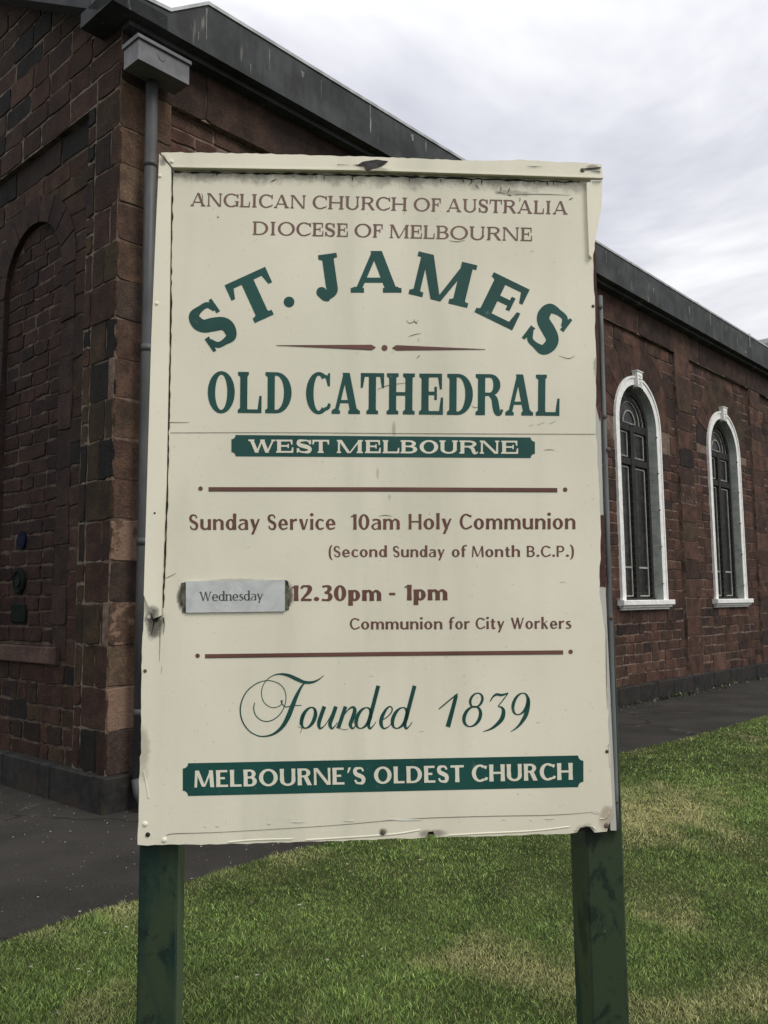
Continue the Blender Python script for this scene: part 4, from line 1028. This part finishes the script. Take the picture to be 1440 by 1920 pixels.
    if ch == '3':
        G.extend(st([(.06, .90), (.2, 1.01 - t * .5), (.37, .92), (.40, .76), (.32, .60), (.17, .53)], [t * 1.2, t, w * .8, w * .95, t * 1.2, t]))
        G.extend(st([(.17, .53), (.36, .48), (.44, .30), (.38, .09), (.2, t * .45), (.03, .08)], [t, t * 1.2, w, w * .85, t, t * 1.2])); return G, .51
    if ch == '.': G.extend(ell(w * .6, w * .6, w * .6, w * .6)); return G, w * 1.2
    if ch == '-': G.extend(rect(0, .36, .32, .36 + t * 1.3)); return G, .32
    if ch == '(':
        G.extend(st([(.22, 1.1), (.09, .85), (.05, .42), (.09, 0), (.22, -.26)], [t * .7, w * .75, w * .85, w * .75, t * .7])); return G, .22
    if ch == ')':
        G.extend(st([(0, 1.1), (.13, .85), (.17, .42), (.13, 0), (0, -.26)], [t * .7, w * .75, w * .85, w * .75, t * .7])); return G, .22
    return G, .3

def px_mesh(mb, polys, o, m=0):
    """polygons given in photograph measurements are laid on the sign's own plane"""
    q = [[SGN.at(x, y, o) for x, y in p] for p in polys]
    vs, fs = union2d(q)
    mb.mesh([SGN(a, b - 0.0, o) for a, b in vs], fs, m)
def place(G, x0, y0, h, W, ang=0.0, ax=0.0, sx=1.0):
    """glyph box -> picture: baseline start x0,y0, height h, turned ang degrees clockwise, anchored at fraction ax of its width"""
    c, s_ = math.cos(R(ang)), math.sin(R(ang))
    return [[(x0 + ((a - ax * W) * sx * c + b * -s_ * -1) * h, y0 + ((a - ax * W) * sx * s_ - b * c) * h) for a, b in p] for p in G]
def word(mb, text, x0, x1, y0, y1, h, S_, o, widths=CAPW, gap=0.12, caps=True):
    """fit a word between x0 and x1; its baseline runs from y0 to y1"""
    items = []
    for ch in text:
        if ch.isupper() or ch == "'": items.append((ch, 'cap', widths[ch]))
        else:
            g_, W = low_glyph(ch, S_); items.append((ch, g_, W))
    tot = sum(i[2] for i in items); n = len(items) - 1; need = (x1 - x0) / h
    sc = (need - n * gap) / tot; x = 0.0
    for ch, g_, W in items:
        Wn = W * sc
        G = cap_glyph(ch, Wn, S_) if g_ == 'cap' else [[(a * sc, b) for a, b in p] for p in g_]
        t_ = x / need; px_mesh(mb, place(G, x0 + x * h, y0 + (y1 - y0) * t_, h, Wn, math.degrees(math.atan2(y1 - y0, x1 - x0))), o)
        x += Wn + gap
ROMAN = Style(.185, .085, .085, .06, br=.07)
SLAB_ARC = Style(.275, .135, .085, .11, br=.03)
SLAB_CON = Style(.175, .085, .055, .085, br=.04)
SLAB_EXT = Style(.29, .13, .085, .11, br=.02)
OPT = Style(.175, .10, flare=.10)
OPTB = Style(.235, .125, flare=.10)
OPT2 = Style(.172, .10, flare=.10)
CENT = Style(.13, .06, .075, .05)

# ------------------------------------------------------------------ the sign
root_s = SGN(0.62, 0, -0.03)
sign = empty('notice_board', root_s)
tag(sign, 'tall weathered cream church notice board on two green posts, flaking paint', 'sign')
# the painter's object coordinates on the board are measured from the board's left foot
def sbuild(mb, name, mats, parent=sign, smooth=False): return mb.build(name, mats, parent, org=SGN.org if parent is sign else None, smooth=smooth)
def P(*pts): return [sz(x, y) for x, y in pts]
rb = random.Random(4)
def rough_line(pts, amp, step=14):
    out = []
    for (x0, y0), (x1, y1) in zip(pts, pts[1:]):
        L = math.hypot(x1 - x0, y1 - y0); n = max(1, int(L / step))
        for k in range(n):
            t = k / n; j = rb.uniform(-amp, amp) if k else 0
            out.append((x0 + (x1 - x0) * t + j * (y1 - y0) / L, y0 + (y1 - y0) * t - j * (x1 - x0) / L))
    return out
outline = [(300, 292), (1108, 316)] + rough_line([(1108, 316), (1113, 500), (1118, 700), (1117, 800), (1127, 1000), (1124, 1110), (1134, 1180), (1142, 1380), (1148, 1500), (1150, 1528)], 1.2)[1:] + \
    [(1150, 1528), (1146, 1536), (1141, 1548), (1138, 1559)] + rough_line([(1138, 1559), (1118, 1560)], .8, 8)[1:] + [(1115, 1561), (1107, 1552), (1099, 1550), (1088, 1552), (1082, 1561)] + \
    rough_line([(1082, 1562), (905, 1568), (818, 1570)], .9)[1:] + [(818, 1570), (812, 1559), (803, 1560), (799, 1570)] + rough_line([(799, 1571), (600, 1578), (450, 1582), (262, 1585)], 1.1)[1:] + [(258, 1584)] + \
    rough_line([(258, 1584), (262, 1420), (265, 1412), (265, 1250), (270, 1150), (284, 800), (300, 292)], 0.9)[1:]
mb = MB(); mb.prism(SGN, P(*outline), -0.022, 0.0)
panel = sbuild(mb, 'panel', M['cream'])
# dark ply edge showing where the sheet has torn away
mb = MB(); mb.prism(SGN, P((1080, 1500), (1151, 1500), (1151, 1561), (1080, 1563)), -0.032, -0.0225); sbuild(mb, 'backing', M['rot']); mb = MB(); mb.prism(SGN, P((790, 1540), (825, 1540), (825, 1568), (790, 1569)), -0.032, -0.0226)
sbuild(mb, 'backing', M['rot'])
# battens
BT = 0.011
lb = P((300, 292), (322, 318), (318, 640), (313, 900), (303, 1154), (289, 1160), (271, 1116), (276, 950), (285, 640), (294, 420))
mb = MB(); mb.prism(SGN, lb, 0.0012, BT); sbuild(mb, 'side_batten', M['cream2'])
tb = P(*([(303, 291)] + rough_line([(303, 290), (500, 293), (700, 299), (900, 306), (980, 304), (1010, 306), (1125, 312)], 0.9, 9)[1:] + [(1125, 312), (1127, 322), (1127, 338), (1000, 333), (700, 324), (325, 318)]))
mb = MB(); mb.prism(SGN, tb, 0.0012, BT + 0.003)
lip = P((325, 316), (700, 321.8), (1128, 336), (1128, 338.6), (700, 324.5), (326, 318.5)); mb.prism(SGN, lip, 0.0, BT + 0.0045)
top_b = sbuild(mb, 'top_batten', M['cream2'])
mb = MB(); mb.sheet(SGN, [SGN.at(x, y, BT + .005) for x, y in [(661, 309), (672, 308), (680, 303), (692, 301), (706, 299), (720, 301), (728, 302), (722, 307), (716, 311), (706, 314), (698, 317), (689, 322), (685, 319), (683, 312), (674, 311)]], BT + 0.005); sbuild(mb, 'rot_hole', M['rot'], top_b)
for q in ([(632, 308), (662, 309.2), (632, 309)], [(985, 311.5), (1020, 312), (1000, 313)], [(1090, 316), (1126, 313), (1127, 315), (1100, 318.5)], [(1105, 322), (1126, 321), (1126, 323)]): mb = MB(); mb.sheet(SGN, [SGN.at(x, y, BT + .005) for x, y in q], BT + .0052); sbuild(mb, 'wood_split', M['rot'], top_b)
# broken stub of the right batten, and the exposed edge below it
mb = MB()
mb.prism(SGN, P((1098, 345), (1108, 344), (1112, 420), (1113, 470), (1108, 486), (1103, 480), (1100, 410)), 0.0012, 0.010)
mb.prism(SGN, P((1108, 341), (1128, 341), (1127, 385), (1119, 432), (1113, 462), (1111, 420)), -0.01, 0.006)
sbuild(mb, 'broken_batten', M['cream2'])
mb = MB(); mb.prism(SGN, P(*(rough_line([(1104, 350), (1112, 480), (1116, 760), (1122, 1000), (1126, 1150), (1140, 1480), (1146, 1558)], .5) + [(1146, 1558), (1157, 1558), (1137, 1120), (1128, 820), (1121, 560), (1117, 470), (1113, 360)])), -0.06, -0.003 - 0.0012)
sbuild(mb, 'edge_strip', M['peel'])
mb = MB()
pts = []
for k in range(13):
    t = k / 12; x = 1125 + (1157 - 1125) * t; y = 555 + (1560 - 555) * t; a, b = SGN.at(x, y, -0.02); pts.append(SGN(a, b, -0.02))
mb.tube(pts, 0.0072, 12)
rod = sbuild(mb, 'edge_rod', M['grey'], smooth=True)
# screws, plain heads and rusted holes
def screw(px, py, r=0.006, m='screw', o=0.0):
    mb = MB(); s, z = SGN.at(px, py, o); mb.dome(SGN, s, z, o, r, r * .55); sbuild(mb, 'screw', M[m])
for q in ((280, 1157, .006, 'flake'), (272, 1258, .005), (277, 1565, .0065, 'black'), (718, 1561, .007), (1137, 1548, .007), (1138, 1409, .005), (1112, 574, .005), (272, 1545, .007, 'cream2'), (308, 1575, .007, 'cream2')): screw(*q)
for q in ((300, 330, .0055, 'cream2', BT), (294, 569, .0055, 'cream2', BT), (290, 962, .003, 'black', BT), (322, 303, .006, 'cream2', BT + .003), (1092, 319, .007, 'screw', BT + .003)): screw(*q)
for (x, y) in ((1126, 575), (1134, 781), (1141, 843), (1146, 1158), (1155, 1503)): screw(x, y, .007, 'screw', -0.012)
# dirty gap beside the batten, joint line, cracks and flakes
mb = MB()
def ink(pts, ws, o=0.0011): px_mesh(mb, st(pts, ws, 4), o)
gap_pts = [(323.5, 322), (321, 480), (319.5, 640), (316, 800), (314, 905), (311, 1000), (308, 1090), (305, 1150)]
ink(rough_line(gap_pts, .7, 10), [rb.choice([1.8, 2.4, 3.0, 3.6, 4.8]) for _ in rough_line(gap_pts, .7, 10)])
ink([(270, 1113), (278, 1130), (287, 1145), (292, 1150), (303, 1148)], [3, 5, 7, 6, 4]); ink([(285, 1150), (291, 1163), (296, 1158)], [6, 9, 3])
ink([(289, 1166), (286, 1180), (283, 1192)], [3, 1.5, .6]); ink([(306, 1158), (308, 1172), (306, 1190)], [2.5, 1.2, .5])
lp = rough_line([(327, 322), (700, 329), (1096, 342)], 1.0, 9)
ink(lp, [rb.choice([1, 1.6, 2.4, 3.2, 4.2]) for _ in lp])  # mould line below the top batten, with the batten's shadow painted in
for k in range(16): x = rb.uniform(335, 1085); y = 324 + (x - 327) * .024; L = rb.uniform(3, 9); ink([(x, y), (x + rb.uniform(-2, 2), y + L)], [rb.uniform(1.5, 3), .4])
sbuild(mb, 'dirt_shade_seam', M['black'], panel)
def crack(p_, w_):
    global mb
    mb = MB(); ink(p_, w_); sbuild(mb, 'paint_crack', M['crack'], panel)
crack([(320, 811.5), (520, 811), (800, 813), (1116, 814)], [.9, .8, 1.0, .9]); crack([(313, 792), (354, 792)], [1.2, .6])
crack([(312, 1566), (330, 1563), (420, 1560), (620, 1548), (760, 1536), (890, 1531), (1040, 1528), (1120, 1522)], [.9, 1.1, .8, .8, 1, 1, .9, .5])
for k in range(8):
    x, y = rb.choice([(340, 345), (520, 330), (700, 335), (790, 338), (1000, 350), (950, 362), (1066, 355), (940, 360), (380, 330), (620, 328), (880, 345), (980, 372), (1075, 366), (352, 340)]); x += rb.uniform(-12, 12); y += rb.uniform(-4, 6)
    L = rb.uniform(5, 16); a = rb.uniform(0, 6.28); crack([(x, y), (x + L * .5 * math.cos(a) + rb.uniform(-2, 2), y + L * .5 * math.sin(a)), (x + L * math.cos(a), y + L * math.sin(a))], [.4, rb.uniform(1, 1.8), .3])
for c_ in ([(965, 364.5), (1020, 364), (1068, 366)], [(930, 362), (938, 361), (948, 363)], [(762, 600), (768, 606), (776, 603), (783, 607)], [(776, 598), (780, 606), (784, 600)], [(766, 631), (778, 627), (790, 625)], [(781, 672), (786, 667), (788, 666)],
           [(1048, 667), (1066, 672), (1078, 667)], [(842, 451), (858, 453), (872, 450)], [(708, 730), (730, 722), (768, 717)], [(884, 760), (890, 764), (900, 763)], [(992, 799), (1000, 796)], [(1008, 797), (1020, 792)], [(1030, 795), (1042, 789)], [(1020, 844), (1030, 843), (1040, 844)],
           [(710, 968), (722, 966), (736, 968)], [(307, 1085), (320, 1080), (331, 1074)], [(558, 1362), (566, 1366), (562, 1376)], [(566, 1366), (572, 1365)], [(630, 1364), (646, 1368), (654, 1366)], [(662, 1352), (668, 1358), (672, 1350)], [(407, 404), (409, 408), (411, 406)], [(378, 362), (380, 370), (379, 385)], [(784, 640), (786, 634)],
           [(787, 1371), (795, 1372)], [(1005, 1355), (1012, 1355)], [(693, 1268), (700, 1268)], [(868, 1268), (872, 1269)], [(298, 1100), (300, 1180), (299, 1240)], [(304, 1250), (302, 1262)], [(1136, 1170), (1137, 1260), (1139, 1330)], [(1141, 1395), (1143, 1440)], [(760, 395), (756, 402)], [(1000, 470), (994, 472)], [(1050, 1092), (1060, 1091)]):
    crack(c_, [.5] + [1.1] * (len(c_) - 2) + [.4])
for (x, y, a, b) in ((558, 1541, 30, 1.6), (655, 1538.5, 22, 1.8), (505, 1544, 7, 2), (385, 1549, 5, 2), (408, 1549, 8, 1.6), (760, 1537, 70, 1.8), (945, 1536, 6, 1.5), (1030, 1535, 22, 1.4), (1118, 1524, 18, 1.6), (996, 1537, 5, 1.3)):
    mb = MB(); px_mesh(mb, [[(x - a / 2, y), (x - a * .2, y - b), (x + a * .35, y - b * .7), (x + a / 2, y + .4), (x, y + b)]], 0.0016); sbuild(mb, 'paint_flake', M['flake'], panel)
# curled lower lip of the sheet
for q in (((268, 1440), (276, 1480), (279, 1500)), ((560, 1576), (660, 1570), (740, 1564), (795, 1555)), ((830, 1567), (900, 1563), (1000, 1558), (1078, 1549)), ((420, 1580), (480, 1575), (560, 1573)), ((1098, 1548), (1112, 1551), (1118, 1557)), ((1122, 1536), (1136, 1534), (1143, 1522))):
    c_ = cr([np.array(x) for x in q], [3] * len(q), 6); mb = MB()
    mb.tube([SGN(*SGN.at(x, y, 0), -0.0022) for x, y, _ in c_], [0.0005] + [0.0036] * (len(c_) - 2) + [0.0005], 8)
    sbuild(mb, 'paint_ridge', M['cream'], smooth=True)

# -- lettering
def lettering(name, mat, fn, parent=panel):
    global mb
    mb = MB(); fn(); return sbuild(mb, name, M[mat], parent)
LO = 0.0008
def f1():
    for t_, a, b in (('ANGLICAN', 357, 573), ('CHURCH', 586, 763), ('OF', 775.5, 827), ('AUSTRALIA', 837, 1064.5)):
        yy = lambda x: 386 + (x - 357) * (402 - 386) / 707.5
        word(mb, t_, a, b, yy(a), yy(b), 24.8, ROMAN, LO, gap=.10)
lettering('church_body_lettering', 'brown', f1)
def f1b():
    for t_, a, b in (('DIOCESE', 473.5, 652), ('OF', 664.5, 718), ('MELBOURNE', 730.5, 997.5)):
        yy = lambda x: 440 + (x - 473.5) * (452 - 440) / 524
        word(mb, t_, a, b, yy(a), yy(b), 25.2, ROMAN, LO, gap=.11)
lettering('diocese_lettering', 'brown', f1b)
ARC = [('S', 424, 645, -35, 87, .70), ('T', 495.5, 597.5, -24.5, 88, .95), ('.', 542, 576, 0, 20, 1.0), ('J', 620, 555, -8, 79, .60), ('A', 705.2, 548.5, 0, 78, 1.22), ('M', 821, 564, 13.5, 82, 1.38), ('E', 925, 602, 26, 83, .95), ('S', 1001, 651, 37, 85, .74)]
def f2():
    for ch, x, y, a, h, W in ARC: px_mesh(mb, place(cap_glyph(ch, W, SLAB_ARC), x, y, h, W, a, .5), LO)
lettering('saint_name_lettering', 'greenp', f2)
def f2b():
    L1 = [('O', 372, 518), ('L', 535, 663), ('D', 683, 825), ('C', 903, 1032), ('A', 1042, 1195), ('T', 1198, 1324), ('H', 1339, 1490), ('E', 1514, 1643), ('D', 1665, 1804), ('R', 1819, 1967), ('A', 1980, 2130), ('L', 2144, 2272)]
    for ch, a, b in L1:
        a, b = a / 2.88 + 260, b / 2.88 + 260; h = 77.0
        yy = 773.6 + (a - 389) * (779.6 - 773.6) / 659
        px_mesh(mb, place(cap_glyph(ch, (b - a) / h, SLAB_CON), a, yy, h, (b - a) / h, .5), LO)
lettering('cathedral_lettering', 'greenp', f2b)
def poly_part(name, mat, polys, o=LO, parent=panel):
    global mb
    mb = MB(); px_mesh(mb, polys, o); return sbuild(mb, name, M[mat], parent)
poly_part('tapered_rule', 'maroon', [[(518, 647), (697, 646.3), (704.5, 651), (697, 656)]]); poly_part('tapered_rule', 'maroon', [[(735.5, 652), (743, 647), (910.7, 654.6), (743, 656.7)]])
poly_part('rule_shadow_line', 'edgeink', st([(518, 647.6), (697, 656)], 1.0, 2) + st([(697, 656), (704.5, 651)], 1.0, 2), LO + .0004); poly_part('rule_shadow_line', 'edgeink', st([(735.5, 652), (743, 656.7)], .9, 2) + st([(743, 656.7), (910, 655)], .9, 2), LO + .0004)
for (a, b, y0, y1, t_) in ((391, 1045, 917, 918.6, 7.4), (384.5, 1056, 1230, 1222.8, 7.0)):
    poly_part('rule', 'maroon', [[(a, y0 - t_ / 2), ((a + b) / 2, (y0 + y1) / 2 - t_ / 2 - .6), (b, y1 - t_ / 2), (b, y1 + t_ / 2), ((a + b) / 2, (y0 + y1) / 2 + t_ / 2 - .6), (a, y0 + t_ / 2)]])
    poly_part('rule_shadow_line', 'edgeink', st([(a, y0 + t_ / 2), ((a + b) / 2, (y0 + y1) / 2 + t_ / 2 - .6), (b, y1 + t_ / 2)], 1.1, 2), LO + .0004)
for x, y, r_ in ((721, 652.3, 5.6), (376, 916, 4.2), (1059.7, 918, 4.2), (370.5, 1229.5, 4.2), (1070, 1222, 4.2)): poly_part('painted_dot', 'maroon', ell(x, y, r_, r_))
def banner(x0, x1, tl, bl, tr, br_, c):
    def arcp(cx, cy, a0, a1): return [(cx + c * math.cos(R(a0 + (a1 - a0) * k / 5)), cy + c * math.sin(R(a0 + (a1 - a0) * k / 5))) for k in range(6)]
    return arcp(x0, tl, 90, 0) + arcp(x1, tr, 180, 90) + arcp(x1, br_, 270, 180) + arcp(x0, bl, 0, -90)
def fb(b):
    def f(): mb.sheet(SGN, [SGN.at(x, y, .0006) for x, y in b], .0006)
    return f
b1 = banner(433.8, 1003, 815.5, 855.6, 820.2, 858.8, 8); b2 = banner(342.7, 1094, 1431, 1492.5, 1416.4, 1475.8, 10)
for b in (b1, b2): lettering('banner', 'greenp', fb(b))
def f4():
    L1 = [('W', 592, 738), ('E', 742, 835), ('S', 850, 937), ('T', 938, 1028), ('M', 1070, 1210), ('E', 1222, 1307), ('L', 1317, 1407), ('B', 1414, 1504), ('O', 1517, 1617), ('U', 1624, 1724), ('R', 1732, 1834), ('N', 1842, 1947), ('E', 1957, 2049)]
    for ch, a, b in L1:
        a, b = a / 2.88 + 260, b / 2.88 + 260; h = 24.6; yy = 848.6 + (a - 465) * (851 - 848.6) / 506
        px_mesh(mb, place(cap_glyph(ch, (b - a) / h, SLAB_EXT), a, yy, h, (b - a) / h, .3), .0012)
lettering('suburb_lettering', 'creamtext', f4)
def f4b():
    for t_, a, b in (("MELBOURNE'S", 364.6, 685), ('OLDEST', 701.5, 870), ('CHURCH', 885, 1074)):
        yy = lambda x: 1476.6 + (x - 364.6) * (1462 - 1476.6) / 709.4
        word(mb, t_, a, b, yy(a), yy(b), 31.6, OPTB, .0012, SANSW, gap=.13)
lettering('oldest_church_lettering', 'creamtext', f4b)
OPT3 = Style(.215, .122, flare=.1)
for nm, S_, gp, W_ in (
    ('sunday_service_lettering', OPT, .135, [('Sunday', 354.8, 487.4, 993.5, 28.8), ('Service', 502, 629, 993.3, 28.8), ('10am', 657.5, 749.6, 993, 28.8), ('Holy', 766.5, 847, 992.5, 28.8), ('Communion', 862, 1079, 992.3, 28.8)]),
    ('second_sunday_lettering', OPT2, .145, [('(Second', 617, 725.5, 1044.5, 20.6), ('Sunday', 737, 833.8, 1044.4, 20.6), ('of', 847.3, 874, 1044.3, 20.6), ('Month', 885, 975, 1044.2, 20.6), ('B.C.P.)', 988, 1075.6, 1044, 20.6)]),
    ('weekday_time_lettering', OPT3, .13, [('12.30pm', 546, 715, 1126.8, 29.2), ('-', 730, 741.5, 1126.5, 29), ('1pm', 758, 839, 1125.6, 29.2)]),
    ('city_workers_lettering', OPT2, .145, [('Communion', 656, 829.5, 1180, 21), ('for', 842, 880.5, 1179.7, 21), ('City', 892, 945.8, 1179.3, 21), ('Workers', 958, 1071, 1179, 21)])):
    for t_, a, b, y, h in W_: mb = MB(); word(mb, t_, a, b, y, y - .3, h, S_, LO, SANSW, gap=gp); sbuild(mb, nm, M['maroon'], panel)
# script line, drawn as pen strokes
KZ = 1 / 2.88
def pen(pts, ws, ox=250, n=8): px_mesh(mb, st([(ox + x * KZ, 1060 + y * KZ) for x, y in pts], [v * KZ for v in ws], n), LO)
def loop(cx, cy, a, b, sh, w0, w1, ph, ox=250):
    pts, ws = [], []
    for i in range(25):
        q = 2 * math.pi * i / 24 + ph; x = a * math.cos(q); y = b * math.sin(q)
        pts.append((cx + x - sh * y, cy + y)); ws.append(w0 + (w1 - w0) * abs(math.cos(q)) ** 1.5)
    pen(pts, ws, ox, 3)
def f6():
    px_mesh(mb, sum([st([(250 + x * KZ, 1060 + y * KZ) for x, y in p_], [v * KZ for v in w_], 8) for p_, w_ in (
        ([(1028, 594), (1006, 613), (970, 630), (925, 631), (880, 613), (840, 595), (800, 587), (762, 592), (722, 617), (698, 655), (692, 695), (705, 738), (740, 765), (772, 766), (798, 752), (806, 728)], [3, 6, 12, 17, 20, 17, 10, 5, 4, 4, 4, 4, 4, 4, 4, 4]),
        ([(655, 742), (650, 775), (664, 814), (700, 840), (745, 838), (790, 806), (818, 755), (824, 702), (809, 660), (774, 632), (720, 622), (660, 641), (606, 690), (579, 760), (585, 830), (620, 888), (670, 919), (720, 922), (765, 906), (804, 872), (834, 822), (856, 768), (880, 708), (906, 658), (926, 634)], [5, 5, 5, 5, 5, 5, 4, 4, 4, 4, 4, 5, 6, 7, 7, 6, 6, 8, 13, 20, 25, 25, 20, 12, 6]),
        ([(798, 728), (802, 745), (824, 764), (862, 757), (908, 756)], [6, 5, 5, 5, 4]))], []), LO)
    loop(946, 823, 34, 56, .30, 7, 21, 0); pen([(897, 858), (908, 838), (922, 800)], [4, 6, 8]); pen([(975, 770), (985, 785), (975, 800)], [4, 5, 4])
    px_mesh(mb, sum([st([(250 + x * KZ, 1060 + y * KZ) for x, y in p_], [v * KZ for v in w_], 6) for p_, w_ in (
        ([(1032, 762), (1014, 812), (1002, 852), (1008, 880), (1030, 868), (1056, 832), (1078, 790)], [21, 21, 20, 12, 5, 5, 5]),
        ([(1094, 762), (1076, 815), (1062, 856), (1072, 881), (1090, 866), (1102, 848)], [21, 21, 20, 11, 5, 4]))], []), LO)
    px_mesh(mb, sum([st([(250 + x * KZ, 1060 + y * KZ) for x, y in p_], [v * KZ for v in w_], 6) for p_, w_ in (
        ([(1146, 762), (1126, 822), (1106, 880)], [20, 20, 21]),
        ([(1112, 858), (1136, 812), (1164, 776), (1188, 766), (1196, 786), (1184, 826), (1172, 860), (1184, 881), (1200, 866), (1212, 848)], [5, 5, 7, 13, 20, 21, 19, 10, 5, 4]))], []), LO)
    for dx, top in ((0, 0), (196, 0)):
        loop(1243 + dx, 824, 36, 56, .30, 6, 20, 0)
        pen([(1323 + dx, 650), (1300 + dx, 738), (1280 + dx, 815), (1270 + dx, 856), (1278 + dx, 881), (1296 + dx, 866), (1310 + dx, 846)], [21, 21, 21, 19, 11, 5, 4])
    pen([(1338, 838), (1366, 822), (1392, 796), (1398, 773), (1384, 762), (1362, 782), (1342, 822), (1338, 856), (1352, 880), (1376, 872), (1402, 846)], [5, 5, 6, 7, 7, 14, 20, 19, 10, 5, 4])
lettering('script_lettering', 'greenp', f6)
def f6b():
    ox = 680
    px_mesh(mb, sum([st([(ox + x * KZ, 1060 + y * KZ) for x, y in p_], [v * KZ for v in w_], 6) for p_, w_ in (([(412, 776), (462, 734), (514, 692)], [6, 7, 6]), ([(506, 700), (484, 785), (460, 872)], [19, 22, 25]))], []), LO)
    loop(614, 728, 32, 38, .22, 6, 14, 0, ox); loop(592, 816, 43, 54, .24, 7, 19, 0, ox)
    px_mesh(mb, sum([st([(ox + x * KZ, 1060 + y * KZ) for x, y in p_], [v * KZ for v in w_], 6) for p_, w_ in (
        ([(688, 736), (702, 712), (722, 697), (752, 700), (786, 689)], [4, 8, 13, 13, 5]), ([(786, 689), (762, 722), (732, 760)], [5, 6, 5]),
        ([(732, 762), (752, 768), (761, 790), (752, 828), (722, 862), (690, 884), (650, 898)], [5, 11, 20, 23, 17, 10, 3]))], []), LO)
    loop(852, 748, 38, 58, .24, 6, 17, 0, ox)
    pen([(896, 712), (896, 748), (882, 806), (856, 850), (830, 878), (800, 898)], [9, 18, 23, 16, 9, 3], ox)
lettering('script_lettering', 'greenp', f6b)
# slot with the day plate
for ends in (((340, 1093), (349, 1090), (351, 1120), (351, 1150), (341, 1148), (338, 1120)), ((532, 1087), (541, 1091), (543, 1118), (542, 1143), (532, 1147), (531, 1118))):
    e_ = rough_line(list(ends) + [ends[0]], 1.6, 4); mb = MB(); mb.prism(SGN, [SGN.at(x, y, .002) for x, y in e_], 0.0002, 0.002); sbuild(mb, 'plate_holder', M['holder'], panel)
mb = MB(); mb.prism(SGN, [SGN.at(x, y, .005) for x, y in ((348.5, 1094.5), (345 + 2, 1090), (440, 1088.5), (534, 1087), (534.3, 1091), (534.3, 1146.3), (440, 1147.7), (348.5, 1149))], 0.0024, 0.005)
plate = sbuild(mb, 'day_plate', M['plate'])
mb = MB(); word(mb, 'Wednesday', 374, 493, 1126.8, 1125.2, 17.2, CENT, .0058, CAPW, gap=.06); sbuild(mb, 'day_lettering', M['ink'], plate)

# posts
def post(px0, px1, d, rot):
    a, b = SGN.at(px0, 1590, -0.034)[0], SGN.at(px1, 1590, -0.034)[0]
    c, s_ = math.cos(R(rot)), math.sin(R(rot))
    d2 = SGN.d * c + SGN.n * -s_; n2 = SGN.n * c + SGN.d * s_
    fr = Frame(SGN(b if rot else a, 0, -0.034), d2, n2)
    mb = MB(); lo, hi = (-(b - a), 0) if rot else (0, b - a)
    bv = 0.005; q = [(lo + bv, 0), (hi - bv, 0), (hi, -bv), (hi, -d), (lo, -d), (lo, -bv)]
    n = len(q); zs = [-0.35, 0.4, 0.9, 1.55]
    mb.mesh([fr(x, z, o) for z in zs for x, o in q], [(j * n + i, j * n + (i + 1) % n, (j + 1) * n + (i + 1) % n, (j + 1) * n + i) for j in range(3) for i in range(n)] + [tuple(range(n)), tuple(3 * n + i for i in range(n))])
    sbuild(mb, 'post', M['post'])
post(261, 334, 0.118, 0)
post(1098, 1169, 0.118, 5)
